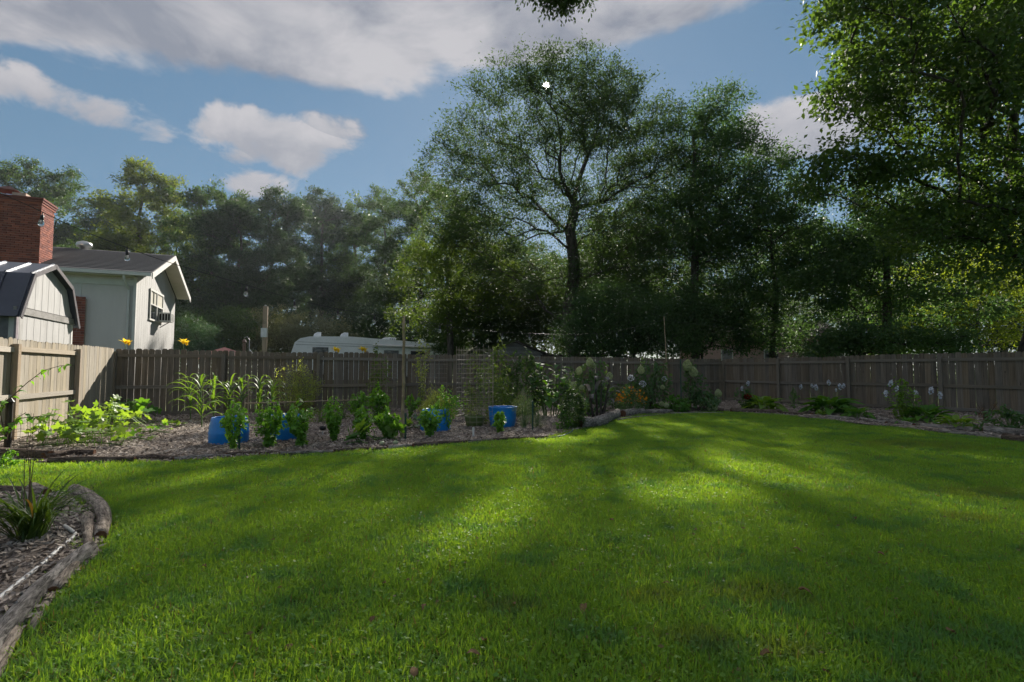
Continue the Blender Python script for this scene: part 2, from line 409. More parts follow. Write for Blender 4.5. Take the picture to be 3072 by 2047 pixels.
gm = MB(); R_ = 420; N_ = 28
gv = []
for i in range(N_ + 1):
    for j in range(N_ + 1):
        gv.append((-R_ + 2 * R_ * i / N_, -R_ + 2 * R_ * j / N_, 0))
gm.add(gv, [(i * (N_ + 1) + j, (i + 1) * (N_ + 1) + j, (i + 1) * (N_ + 1) + j + 1, i * (N_ + 1) + j + 1) for i in range(N_) for j in range(N_)])
tag(gm.build('ground', M_ground), 'grassy ground reaching away beyond the yard fence', 'ground', kind='structure')

# fence lines (from the photo: picket feet and tops)
FA = G(338, 1250); FA.z = 0                                   # corner beside the house
FC = G(2170, 1201); FC.z = 0                                  # far corner
FR = G(3072, 1247); FR.z = 0
FR = FC + (FR - FC) * 1.25
FL = D(0, 1108, 8.67); FL.z = 0
FL = FA + (FL - FA) * 1.55

BORDER = [(-140, 1380), (0, 1382), (150, 1388), (300, 1392), (420, 1388), (530, 1388), (700, 1376), (850, 1365), (1000, 1358), (1160, 1350), (1330, 1334),
          (1480, 1322), (1640, 1312), (1730, 1292), (1800, 1278), (1860, 1256), (1950, 1244), (2050, 1240), (2170, 1236), (2330, 1246), (2420, 1254),
          (2600, 1275), (2800, 1296), (3072, 1325), (3380, 1362)]
border = [G(*p) for p in BORDER]
bed_poly = [(p.x, p.y) for p in border] + [(FR.x, FR.y), (FC.x, FC.y), (FA.x, FA.y), (FL.x, FL.y)]
FGP = [(-420, 1490), (-100, 1475), (0, 1472), (110, 1474), (235, 1496), (300, 1548), (322, 1605), (300, 1662), (225, 1735), (165, 1800), (70, 1905), (0, 2000), (-90, 2150), (-500, 2150)]
fg_poly = [(G(*p).x, G(*p).y) for p in FGP]

def inside(poly, x, y):
    """vectorised point in polygon"""
    x = np.asarray(x); y = np.asarray(y); r = np.zeros(x.shape, bool); n = len(poly)
    for i in range(n):
        x1, y1 = poly[i]; x2, y2 = poly[(i + 1) % n]
        if y1 == y2: continue
        c = ((y1 > y) != (y2 > y)) & (x < (x2 - x1) * (y - y1) / (y2 - y1) + x1); r ^= c
    return r
def sheet(name, poly, z, mat, label):
    import mathutils.geometry as mg
    tri = mg.tessellate_polygon([[Vector((x, y, 0)) for x, y in poly]])
    b = MB().add([(x, y, z) for x, y in poly], [tuple(t) for t in tri])
    # face up
    o = b.build(name, mat); me = o.data
    if me.polygons[0].normal.z < 0: me.flip_normals()
    return tag(o, label, 'garden bed', kind='structure')
sheet('garden_bed', bed_poly, .012, M_mulch, 'wood mulch planting bed running along the foot of the fence')
sheet('mulch_bed', fg_poly, .012, M_mulch, 'small mulch bed with log edging around the daylily clump')

def chips(name, poly, n, zb, size, label, seed, mat, bias=None):
    rng = np.random.default_rng(seed); P = np.array(poly); lo, hi = P.min(0), P.max(0); pts = []
    got = 0
    while got < n:
        q = lo + (hi - lo) * rng.random((n * 2, 2)); q = q[inside(poly, q[:, 0], q[:, 1])]
        if bias is not None: q = q[rng.random(len(q)) < bias(q)]
        pts.append(q); got += len(q)
    q = np.concatenate(pts)[:n]
    c = np.column_stack([q, zb + rng.random(n) * .028])
    ax = rng.normal(size=(n, 3)); ax[:, 2] *= .3
    L = size * rng.uniform(.6, 1.9, n); W = L * rng.uniform(.18, .42, n)
    v, f = leaf_cloud(c, ax, L, W, rng, fold=.05, up=1.2)
    return tag(link(name, np_mesh(name, v, f, mat)), label, 'wood chips', kind='stuff')
M_chip = leaf_mat('wood_chip', (.13, .1, .08), (.56, .49, .42), .0, .85, .15, pos=1.2)
near_bias = lambda q: np.clip((9. / np.hypot(q[:, 0], q[:, 1])) ** 1.6, .06, 1)
chips('wood_chips', bed_poly, 60000, .012, .05, 'grey and brown wood chips spread over the vegetable bed', 3, M_chip, near_bias)
chips('wood_chips', fg_poly, 9000, .012, .045, 'reddish brown wood chips around the daylily clump', 4, M_chip)

# ---- grass: blades in small tiles, strewn over the lawn
def grass_mat():
    m, t, out = new_mat('lawn_grass'); g = t.new('ShaderNodeNewGeometry'); pos = g.outputs['Position']
    isl = g.outputs['Random Per Island']
    big = t.noise(pos, .55, 3., .5); mid = t.noise(pos, 2.3, 4., .6)
    a = t.mix(t.ramp(big, .35, .65), (.125, .28, .05), (.175, .34, .05))
    a = t.mix(t.m('MULTIPLY', isl, .8), a, (.25, .41, .065))
    a = t.mix(t.ramp(mid, .5, .64, 0, .75), a, (.09, .235, .085))
    # worn, thin spots
    def spot(px, py, rx, ry):
        c = G(px, py); d = t.vscale(t.vadd(pos, (-c.x, -c.y, 0)), (1 / rx, 1 / ry, 0))
        n = t.new('ShaderNodeVectorMath', operation='LENGTH'); t.put(n.inputs[0], d); return n.outputs['Value']
    worn = None
    for s in ((2720, 1335, 1.2, .6), (2860, 1345, .8, .4), (2950, 1485, .6, .35), (2890, 1560, .3, .2), (2290, 1790, .3, .2), (1960, 1800, .22, .14), (1530, 1830, .2, .12), (2100, 1925, .25, .15), (2350, 1960, .2, .12)):
        r = t.ramp(t.m('ADD', spot(*s), t.m('MULTIPLY', t.m('SUBTRACT', t.noise(pos, 4., 5., .6), .5), 2.2)), .3, 1.15, 1., 0.)
        worn = r if worn is None else t.m('MAXIMUM', worn, r)
    worn = t.m('MAXIMUM', worn, t.ramp(t.noise(t.vadd(pos, (9, 4, 0)), 1.4, 6., .65), .66, .76, 0, .7))
    a = t.mix(t.m('MULTIPLY', worn, .28), a, (.14, .105, .055))
    a = t.mix(t.m('GREATER_THAN', t.m('FRACT', t.m('MULTIPLY', isl, 7.7)), .955), a, (.2, .17, .09))
    p = t.new('ShaderNodeBsdfPrincipled'); t.put(p.inputs['Base Color'], a); t.put(p.inputs['Roughness'], .5); t.put(p.inputs['Specular IOR Level'], .25)
    tr = t.new('ShaderNodeBsdfTranslucent'); t.put(tr.inputs[0], t.mix(1., a, (2.1, 1.7, .5), 'MULTIPLY'))
    mx = t.new('ShaderNodeMixShader'); mx.inputs[0].default_value = .5
    t.l.new(p.outputs[0], mx.inputs[1]); t.l.new(tr.outputs[0], mx.inputs[2]); t.l.new(mx.outputs[0], out.inputs[0]); return m
M_grass = grass_mat()
def grass_tile(name, size, n, h, w, seg, seed, weeds=0):
    rng = np.random.default_rng(seed)
    # blades grow in tufts
    nt = n // 9; tc = (rng.random((nt, 2)) - .5) * size
    own = rng.integers(0, nt, n); p = tc[own] + rng.normal(size=(n, 2)) * .018
    th = rng.uniform(0, 2 * np.pi, n); lean = np.clip(np.abs(rng.normal(.62, .4, n)), 0, 1.35) ; H = h * rng.uniform(.55, 1.3, n); W = w * rng.uniform(.7, 1.4, n)
    dx, dy = np.cos(th), np.sin(th); fa = th + np.pi / 2 + rng.normal(0, .6, n); sx, sy = np.cos(fa), np.sin(fa)
    V, Fc = [], []
    ts = np.linspace(0, 1, seg + 1)
    for k in ts:
        out_ = H * np.sin(lean) * k + H * lean * .55 * k * k; up = H * np.cos(np.clip(lean, 0, 1.2)) * (k - .18 * k * k * lean)
        ww = W * (1 - k ** 1.8) * .5 + .0004
        cx, cy_ = p[:, 0] + dx * out_, p[:, 1] + dy * out_
        V.append(np.stack([cx - sx * ww, cy_ - sy * ww, up], 1)); V.append(np.stack([cx + sx * ww, cy_ + sy * ww, up], 1))
    V = np.stack(V, 1).reshape(-1, 3); per = 2 * (seg + 1); base = np.arange(n)[:, None] * per
    for k in range(seg): Fc.append(base + np.array([2 * k, 2 * k + 1, 2 * k + 3, 2 * k + 2]))
    Fc = np.concatenate(Fc)
    if weeds:
        c = np.column_stack([(rng.random((weeds, 2)) - .5) * size, rng.uniform(.012, .05, weeds)]); ax = rng.normal(size=(weeds, 3)); ax[:, 2] *= .25
        v2, f2 = leaf_cloud(c, ax, rng.uniform(.014, .03, weeds), rng.uniform(.01, .018, weeds), rng, .1, up=1.6)
        Fc = np.concatenate([Fc, f2 + len(V)]); V = np.concatenate([V, v2])
    return bpy.data.objects.new(name, np_mesh(name, V, Fc, M_grass))
tiles = [grass_tile('grass_tile', .5, 1300, .05, .0056, 3, 100 + i, 110 * (i % 2)) for i in range(4)] + \
        [grass_tile('grass_tile', .8, 2300, .045, .009, 2, 200 + i, 100 * (i % 2)) for i in range(3)]
def lawn():
    rng = np.random.default_rng(5); P = []
    for (y0, y1, st, near) in ((.9, 5.2, .235, True), (5.2, 24, .46, False)):
        xs = np.arange(-16, 20, st); ys = np.arange(y0, y1, st)
        X, Y = np.meshgrid(xs, ys); X = X.ravel() + rng.uniform(-.1, .1, X.size); Y = Y.ravel() + rng.uniform(-.1, .1, Y.size)
        h = .08 if near else .2
        ok = (np.abs(X) < Y * 1.12 + 1.3)
        for (ox, oy) in ((0, 0), (h, 0), (-h, 0), (0, h), (0, -h)):
            ok &= ~inside(bed_poly, X + ox, Y + oy) & ~inside(fg_poly, X + ox * .9, Y + oy * .9)
        # only the yard side of the fences
        def side(p, q): return (q.x - p.x) * (Y - p.y) - (q.y - p.y) * (X - p.x)
        ok &= (side(FL, FA) < -.3) & (side(FA, FC) < 0) & (side(FC, FR) < -.3)
        X, Y = X[ok], Y[ok]
        idx = rng.integers(0, 4, len(X)) if near else rng.integers(4, 7, len(X))
        P.append(np.column_stack([X, Y, idx]))
    P = np.concatenate(P); n = len(P)
    me = bpy.data.meshes.new('grass'); me.vertices.add(n)
    me.vertices.foreach_set('co', np.column_stack([P[:, :2], np.full(n, -.002)]).astype(np.float32).ravel())
    a = me.attributes.new('idx', 'INT', 'POINT'); a.data.foreach_set('value', P[:, 2].astype(np.int32))
    a = me.attributes.new('rotz', 'FLOAT', 'POINT'); a.data.foreach_set('value', rng.uniform(0, 6.28, n).astype(np.float32))
    a = me.attributes.new('scl', 'FLOAT', 'POINT'); a.data.foreach_set('value', rng.uniform(.8, 1.2, n).astype(np.float32))
    o = link('grass', me); tag(o, 'mown green lawn with dappled sunlight in front of the beds', 'grass', kind='stuff')
    ng = bpy.data.node_groups.new('strew_grass', 'GeometryNodeTree')
    ng.interface.new_socket('Geometry', in_out='INPUT', socket_type='NodeSocketGeometry'); ng.interface.new_socket('Geometry', in_out='OUTPUT', socket_type='NodeSocketGeometry')
    N = ng.nodes; Lk = ng.links
    gi = N.new('NodeGroupInput'); go = N.new('NodeGroupOutput'); iop = N.new('GeometryNodeInstanceOnPoints'); jn = N.new('GeometryNodeGeometryToInstance')
    for tl in reversed(tiles):
        oi = N.new('GeometryNodeObjectInfo'); oi.inputs['Object'].default_value = tl
        Lk.new(oi.outputs['Geometry'], jn.inputs[0])
    def attr(nm, ty):
        q = N.new('GeometryNodeInputNamedAttribute'); q.data_type = ty; q.inputs[0].default_value = nm; return q.outputs[0]
    cb = N.new('ShaderNodeCombineXYZ'); Lk.new(attr('rotz', 'FLOAT'), cb.inputs[2])
    Lk.new(gi.outputs[0], iop.inputs['Points']); Lk.new(jn.outputs[0], iop.inputs['Instance']); iop.inputs['Pick Instance'].default_value = True
    Lk.new(attr('idx', 'INT'), iop.inputs['Instance Index']); Lk.new(cb.outputs[0], iop.inputs['Rotation']); Lk.new(attr('scl', 'FLOAT'), iop.inputs['Scale'])
    Lk.new(iop.outputs[0], go.inputs[0])
    md = o.modifiers.new('strew', 'NODES'); md.node_group = ng
lawn()

# ================================================================== fences
def picket_mesh(mat):
    w, t, e = .069, .008, .03
    pts = [(-w, 0), (w, 0), (w, 1 - e * .55), (w - e, 1), (-w + e, 1), (-w, 1 - e * .55)]
    b = MB().frame((0, -t, 0), (1, 0, 0), (0, 0, 1), (0, 1, 0), pts, 2 * t)
    return b.mesh('picket', mat)
def unit_box(name, mat):
    return MB().box((0, 0, 0), (1, 1, 1)).mesh(name, mat)
def box_at(name, me, parent, c, size, rz):
    return link(name, me, parent, Matrix.Translation(c) @ Matrix.Rotation(rz, 4, 'Z') @ Matrix.Diagonal((*size, 1)))
def fence(name, P0, P1, z0, z1, cuts, mats, label, seed, spacing=.15):
    rnd = random.Random(seed)
    mp, mr, mo = mats
    t = thing(name, P0, label, 'fence')
    u = (P1 - P0); Ltot = u.length; u.normalize(); nrm = Vector((u.y, -u.x, 0))
    if nrm.dot(-(P0 + P1)) < 0: nrm = -nrm                    # towards the yard
    rz = math.atan2(u.y, u.x)
    pk = picket_mesh(mp); rl = unit_box('rail', mr); ps = unit_box('post', mo)
    at = lambda s: P0 + u * s
    zt = lambda s: z0 + (z1 - z0) * s / Ltot
    cuts = sorted(cuts)
    for s in cuts:
        h = zt(s) - rnd.uniform(.06, .1)
        box_at('post', ps, t, at(s) + nrm * .062 + Vector((0, 0, h / 2 - .02)), (.092, .092, h + .04), rz + rnd.uniform(-.02, .02))
    for a, b in zip(cuts[:-1], cuts[1:]):
        if b - a < .2: continue
        for hh, th in ((zt(a) - .185, .088), (.76, .088), (.075, .088)):
            dz = rnd.uniform(-.012, .012)
            mid = at((a + b) / 2) + nrm * .032 + Vector((0, 0, hh + dz)); tilt = rnd.uniform(-.004, .004)
            o = link('rail', rl, t, Matrix.Translation(mid) @ Matrix.Rotation(rz, 4, 'Z') @ Matrix.Rotation(tilt, 4, 'Y') @ Matrix.Diagonal((b - a - .1, .036, th, 1)))
    s = .08
    while s < Ltot:
        h = zt(s) + rnd.uniform(-.012, .014) + (rnd.uniform(-.03, .02) if rnd.random() < .12 else 0) + .012 * math.sin(s * 1.3); c = at(s) - nrm * (.0 + rnd.uniform(0, .004)); c.z = .012
        wsc = rnd.uniform(.985, 1.035)
        link('picket', pk, t, Matrix.Translation(c) @ Matrix.Rotation(rz + rnd.uniform(-.02, .02), 4, 'Z') @ Matrix.Rotation(rnd.uniform(-.006, .006), 4, 'Y') @ Matrix.Diagonal((wsc, 1, h - .012, 1)))
        s += spacing + rnd.uniform(-.003, .005)
    return t
def s_of(px, P0, P1):
    """distance along a fence line at which it is seen at photo column px"""
    u = (P1 - P0).normalized(); k = (px - CX) / F
    # (P0.x+u.x s) = k' (P0.y+u.y s)
    return (k * P0.y - P0.x) / (u.x - k * u.y)
LB = (FC - FA).length; LR = (FR - FC).length; LLn = (FL - FA).length
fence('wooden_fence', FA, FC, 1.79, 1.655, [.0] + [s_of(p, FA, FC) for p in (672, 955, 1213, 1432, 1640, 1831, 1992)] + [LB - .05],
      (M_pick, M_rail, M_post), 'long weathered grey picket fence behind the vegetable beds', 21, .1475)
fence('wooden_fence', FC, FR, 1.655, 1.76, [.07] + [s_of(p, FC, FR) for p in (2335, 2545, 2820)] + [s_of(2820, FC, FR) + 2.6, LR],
      (M_pick, M_rail, M_post), 'shaded brown picket fence behind the hostas under the trees', 22, .1415)
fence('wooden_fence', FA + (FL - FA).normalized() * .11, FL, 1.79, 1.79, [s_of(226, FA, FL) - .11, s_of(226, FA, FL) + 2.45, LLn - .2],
      (M_pickL, M_railL, M_postL), 'sunlit pale picket fence in front of the barn shed', 23, .143)

# ================================================================== house
Ux, Vx = Vector((-.385, .923, 0)).normalized(), Vector((-.923, -.385, 0)).normalized()   # along the gable, along the eaves (towards the left)
NRM = -Vx                                                     # the gable wall faces this way
E0 = D(445, 1108, 20.); E0.z = 0
OV, EO = .6, .4
W0 = E0 - NRM * OV + Ux * EO; WL_ = 7.0; HLEN = 9.0
ZE, ZR = 4.96, 6.43
house = thing('house', W0, 'cream sided house with red brick chimney and grey roof behind the shed', 'house')
up = Vector((0, 0, 1))
def roof_z(s):
    """roof underside height at distance s along the gable from the near wall"""
    half = WL_ / 2 + EO; return ZE + (ZR - ZE) * (1 - abs(s - WL_ / 2) / half)
# gable wall of grooved boards
nb = 22; bw = WL_ / nb
for i in range(nb):
    a, b = i * bw + .006, (i + 1) * bw - .006
    pts = [(a, 0), (b, 0), (b, roof_z(b) - .12), (a, roof_z(a) - .12)]
    if a < WL_ / 2 < b: pts.insert(3, (WL_ / 2, roof_z(WL_ / 2) - .12))
    MB().frame(W0 - NRM * .03, Ux, up, NRM, pts, .03).build('siding_board', M_white, house)
MB().frame(W0 - NRM * .2, Ux, up, NRM, [(0, 0), (WL_, 0), (WL_, ZE), (WL_ / 2, ZR - .2), (0, ZE)], .158).build('gable_wall', M_white, house)
# shaded long wall and its trim
MB().frame(W0 - NRM * .2, Vx, up, Ux, [(0, 0), (HLEN, 0), (HLEN, ZE), (0, ZE)], .15).build('side_wall', plain('shade_tinted_panel', (.57, .53, .51), .7, .2, .05, 2., stretch=(1, 1, .2)), house)  # wall colour tinted redder to offset the bluish shade here
cb_ = MB(); cb_.box(W0 + up * (ZE / 2 - .05) - NRM * .02 - Ux * .012, (.1, .1, ZE - .1), Matrix.Rotation(math.atan2(Ux.y, Ux.x), 3, 'Z')); cb_.build('corner_board', M_trim, house)
for s in (1.55, 2.2):
    MB().box(W0 + Vx * (s + .2) - Ux * .008 + up * ZE / 2, (.05, .02, ZE - .2), Matrix.Rotation(math.atan2(Vx.y, Vx.x), 3, 'Z')).build('batten', M_trim, house)
MB().box(W0 + Vx * 1.6 - Ux * .02 + up * (ZE - .32), (3.2, .04, .22), Matrix.Rotation(math.atan2(Vx.y, Vx.x), 3, 'Z')).build('frieze_board', M_trim, house)
# roof slopes
def slope(sgn):
    half = WL_ / 2 + EO; m = W0 + Ux * WL_ / 2
    e = m + Ux * sgn * half; o1 = NRM * OV; o2 = Vx * HLEN
    q = [m + o1 + up * ZR, e + o1 + up * ZE, e + o2 + up * ZE, m + o2 + up * ZR]
    q2 = [p + up * .09 for p in q]
    b = MB().add(q + q2, [(0, 1, 2, 3), (7, 6, 5, 4), (0, 4, 5, 1), (1, 5, 6, 2), (2, 6, 7, 3), (3, 7, 4, 0)])
    return b.build('roof_slope', M_shing, house)
slope(-1); slope(1)
# courses of shingles on the near slope: thin raised strips
half = WL_ / 2 + EO
for k in range(1, 16):
    f0 = k / 16; m = W0 + Ux * (WL_ / 2 - half * f0); z = ZR + (ZE - ZR) * f0 + .092
    MB().box(m + NRM * (OV / 2 - HLEN / 2 + .0) + up * (z + .004) , (HLEN + OV - .02, .05, .012), Matrix.Rotation(math.atan2(Vx.y, Vx.x), 3, 'Z')).build('shingle_course', M_shing, house)
# rake boards and gable soffit
for sgn in (-1, 1):
    m = W0 + Ux * WL_ / 2 + NRM * (OV + .001); e = m + Ux * sgn * half
    a, b = m + up * (ZR + .075), e + up * (ZE + .075)
    MB().add([a, b, b - up * .24, a - up * .24] + [p + NRM * .03 for p in (a, b, b - up * .24, a - up * .24)],
             [(0, 1, 2, 3), (7, 6, 5, 4), (0, 4, 5, 1), (1, 5, 6, 2), (2, 6, 7, 3), (3, 7, 4, 0)]).build('rake_board', M_trim, house)
    for k in range(9):                                        # soffit planks
        f0, f1 = k / 9 + .004, (k + 1) / 9 - .004
        pp = []
        for ff in (f0, f1):
            q = m + Ux * sgn * half * ff; q = Vector((q.x, q.y, ZR + (ZE - ZR) * ff - .03)); pp += [q, q - NRM * (OV - .01)]
        MB().add([pp[0], pp[1], pp[3], pp[2]] + [p + up * .018 for p in (pp[0], pp[1], pp[3], pp[2])],
                 [(0, 1, 2, 3), (7, 6, 5, 4), (0, 4, 5, 1), (1, 5, 6, 2), (2, 6, 7, 3), (3, 7, 4, 0)]).build('soffit_plank', M_soffit, house)
RZV = Matrix.Rotation(math.atan2(Vx.y, Vx.x), 3, 'Z')
gut = E0 + NRM * 0 + up * (ZE - .01)
MB().box(gut + Vx * (HLEN / 2) - Ux * .055, (HLEN, .11, .13), RZV).build('gutter', M_trim, house)
MB().box(W0 - Ux * .2 + Vx * (HLEN / 2) + up * (ZE - .1), (HLEN, .4, .02), RZV).build('eave_soffit', M_soffit, house)
dp = W0 + Vx * .22 - Ux * .05
MB().tube([gut + Vx * .9 - Ux * .05 - up * .05, gut + Vx * .9 - Ux * .0 - up * .22, dp + up * (ZE - .6), dp + up * .1], .045, 6).build('downspout', M_trim, house)
# gable vent
vb = W0 + Ux * (WL_ / 2) + up * (ZR - .75)
v_ = MB().frame(vb + NRM * .004, Ux, up, NRM, [(-.35, 0), (.35, 0), (0, .3)], .02).build('gable_vent', M_dark, house)
for k in range(3): MB().box(vb + NRM * .03 + up * (.05 + k * .07), (.5 - k * .15, .02, .03), Matrix.Rotation(math.atan2(Ux.y, Ux.x), 3, 'Z')).build('vent_slat', M_trim, v_)
# window with sashes
RU = Matrix.Rotation(math.atan2(Ux.y, Ux.x), 3, 'Z')
wa = on_plane(449, 868, W0, NRM); wb = on_plane(484, 960, W0, NRM)
s0, s1 = (wa - W0).dot(Ux), (wb - W0).dot(Ux); z1w = wa.z; z0w = on_plane(449, 958, W0, NRM).z
wc = W0 + Ux * (s0 + s1) / 2 + up * (z0w + z1w) / 2; ww, wh = s1 - s0, z1w - z0w
win = MB().box(wc + NRM * .012, (ww, .02, wh), RU).build('window', M_dark, house)
for (dx, dz, sx, sz) in ((0, wh / 2, ww + .14, .09), (0, -wh / 2 - .01, ww + .18, .07), (-ww / 2, 0, .08, wh), (ww / 2, 0, .08, wh), (0, 0, .06, wh), (0, .02, ww, .05), (-ww / 4, wh * .25, .02, wh * .45)):
    MB().box(wc + NRM * .04 + Ux * dx + up * dz, (sx, .05 - .004 * (dx == 0), sz), RU).build('window_frame', M_trim, win)
for dx, dz in ((-ww / 4, wh / 4), (-ww / 4, -wh / 4), (ww / 4, wh / 4), (ww / 4, -wh / 4)):
    MB().box(wc + NRM * .026 + Ux * dx + up * dz, (ww / 2 - .07, .006, wh / 2 - .06), RU).build('window_pane', M_blind if dz > 0 else M_glass, win)
# air conditioner in the window
ac0 = W0 + Ux * (s1 - ww * .22) + up * (z0w + .2)
ac = thing('air_conditioner', ac0 + NRM * .3 - up * .17, 'boxy white air conditioner sticking out of the house window', 'air conditioner')
MB().box(ac0 + NRM * .3 + up * .02, (.62, .48, .42), RU).build('casing', M_trim, ac)
for k in range(4): MB().box(ac0 + NRM * .3 - Ux * .314 + NRM * (-.17 + k * .11) + up * .02, (.012, .07, .3), RU).build('grille', M_dark, ac)
for k in range(6): MB().box(ac0 + NRM * .545 + up * (-.13 + k * .06), (.5, .008, .03), RU).build('fin', M_galv, ac)
MB().tube([ac0 + NRM * .05 - up * .45, ac0 + NRM * .4 - up * .2], .02, 5).build('bracket', M_post, ac)

# chimney, built of bricks
def brick_face(parent, o, du, dn, width, z0, z1, row=.088, bl=.225, seed=0):
    rnd = random.Random(seed); me = BRICK; rz = math.atan2(du.y, du.x); z = z0; r = 0
    while z < z1 - .01:
        s = -bl / 2 if r % 2 else 0.
        while s < width - .02:
            a, b = max(s, 0), min(s + bl, width)
            if b - a > .03:
                c = o + du * (a + b) / 2 + up * (z + row / 2) + dn * (.0 + rnd.uniform(-.003, .004))
                link('brick', me, parent, Matrix.Translation(c) @ Matrix.Rotation(rz, 4, 'Z') @ Matrix.Diagonal((b - a - .014, .03, row - .014, 1)))
            s += bl
        z += row; r += 1
BRICK = unit_box('brick', M_brick)
ch_o = W0 + Vx * 2.98 - Ux * .15                              # near right edge of the stack
CT = 7.38
chim = MB().frame(ch_o + Ux * .03 + Vx * .03, Vx, up, Ux, [(0, 2), (1.9, 2), (1.9, CT), (0, CT)], 1.06).build('chimney', M_mortar, house)
brick_face(chim, ch_o + Ux * .018, Vx, -Ux, 1.25, 5.0, CT, .085, .24, 1)
brick_face(chim, ch_o + Vx * .018, Ux, -Vx, 1.1, 5.0, CT, .085, .24, 2)
for k, g in enumerate((.02, .045, .07)):                       # corbelled top courses
    MB().frame(ch_o - Ux * g - Vx * g, Vx, up, Ux, [(0, CT + k * .085), (1.9 + 2 * g, CT + k * .085), (1.9 + 2 * g, CT + k * .085 + .072), (0, CT + k * .085 + .072)], 1.12 + 2 * g).build('corbel_course', M_brick, chim)
MB().frame(ch_o + Vx * .55 + Ux * .2, Vx, up, Ux, [(0, CT + .24), (.4, CT + .24), (.4, CT + .42), (0, CT + .42)], .4).build('flue', plain('clay_flue', (.45, .33, .27), .9), chim)
cap = MB(); cc = ch_o + Vx * 1.15 + Ux * .5
for a, b in ((-.2, -.2), (.2, -.2), (-.2, .2), (.2, .2)): cap.tube([cc + Vx * a + Ux * b + up * (CT + .24), cc + Vx * a + Ux * b + up * (CT + .5)], .012, 4)
cap.add([cc - Vx * .35 - Ux * .35 + up * (CT + .5), cc + Vx * .35 - Ux * .35 + up * (CT + .5), cc + Vx * .35 + Ux * .35 + up * (CT + .5), cc - Vx * .35 + Ux * .35 + up * (CT + .5), cc + up * (CT + .72)],
        [(0, 1, 4), (1, 2, 4), (2, 3, 4), (3, 0, 4), (3, 2, 1, 0)])
cap.build('rain_cap', plain('rusty_cap', (.14, .06, .045), .7), chim)
pier_o = W0 + Vx * 1.53 - Ux * .15
pier = MB().frame(pier_o + Ux * .015 + Vx * .015, Vx, up, Ux, [(0, 1), (2.6, 1), (2.6, 4.2), (.9, 4.12), (.35, 4.05), (0, 3.93)], .14).build('chimney_base', M_mortar, house)
brick_face(pier, pier_o, Vx, -Ux, .95, 2.1, 4.0, .095, .24, 3)
# roof turbine vent behind the ridge
vt = W0 + Ux * (WL_ / 2 + .3) + Vx * 2.9
tv = MB().lathe(vt + up * (ZR - .05), [(.16, 0), (.16, .22), (.26, .26), (.3, .36), (.26, .47), (.12, .53), (.01, .54)], 16).build('turbine_vent', M_galv, house, True)

# ================================================================== barn shed
S0 = D(40, 1108, 11.); S0.z = 0; SW = 3.0; SLEN = 4.6
shed = thing('barn_shed', S0, 'white gambrel shed with dark metal roof beyond the pale fence', 'shed')
prof = [(0, 0), (SW, 0), (SW, 2.5), (2.53, 3.34), (1.5, 3.72), (.47, 3.34), (0, 2.5)]
def gam(s):
    return float(np.interp(s, [0, .47, 1.5, 2.53, 3.0], [2.5, 3.34, 3.72, 3.34, 2.5]))
MB().frame(S0 - NRM * .12, Ux, up, NRM, prof, .09).build('end_wall', M_white, shed)
nb = 18
for i in range(nb):
    a, b = i * SW / nb + .004, (i + 1) * SW / nb - .004
    for lo, hi in ((0, 2.44), (2.62, None)):
        if hi is None:
            ks = [a] + [q for q in (.47, 1.5, 2.53) if a < q < b] + [b]
            top = [(q, max(gam(q) - .03, 2.64)) for q in ks]
            pts = [(a, lo), (b, lo)] + top[::-1]
        else: pts = [(a, lo), (b, lo), (b, hi), (a, hi)]
        MB().frame(S0 - NRM * .03, Ux, up, NRM, pts, .025 + .003 * (i % 2)).build('siding_board', M_white, shed)
MB().frame(S0 - NRM * .03, Ux, up, NRM, [(-.06, 2.45), (SW + .06, 2.45), (SW + .06, 2.6), (-.06, 2.6)], .055).build('band_board', M_oldboard, shed)
for a in (.0, SW - .1): MB().frame(S0 - NRM * .03, Ux, up, NRM, [(a, 0), (a + .1, 0), (a + .1, 2.44), (a, 2.44)], .04).build('corner_board', M_trim if a else plain('purple_grey_trim', (.2, .17, .19), .6), shed)
MB().frame(S0 - NRM * .12, Vx, up, Ux, [(0, 0), (SLEN, 0), (SLEN, 2.5), (0, 2.5)], .05).build('side_wall', plain('shade_darkened_side', (.12, .12, .13), .7), shed)  # wall coloured dark to carry the shade on this side
dr = S0 + Vx * .42 - Ux * .02
MB().frame(dr, Vx, up, Ux, [(0, .1), (1.1, .1), (1.1, 2.3), (0, 2.3)], .03).build('door', plain('grey_shed_door', (.34, .36, .37), .5), shed)
MB().lathe(dr + Vx * .2 - Ux * .05 + up * 1.9, [(.01, -.1), (.09, -.06), (.11, 0), (.09, .06), (.01, .1)], 12).build('wall_lamp', M_galv, shed, True)
rp = [(-.14, 2.38), (.42, 3.4), (1.5, 3.8), (2.58, 3.4), (3.14, 2.38)]
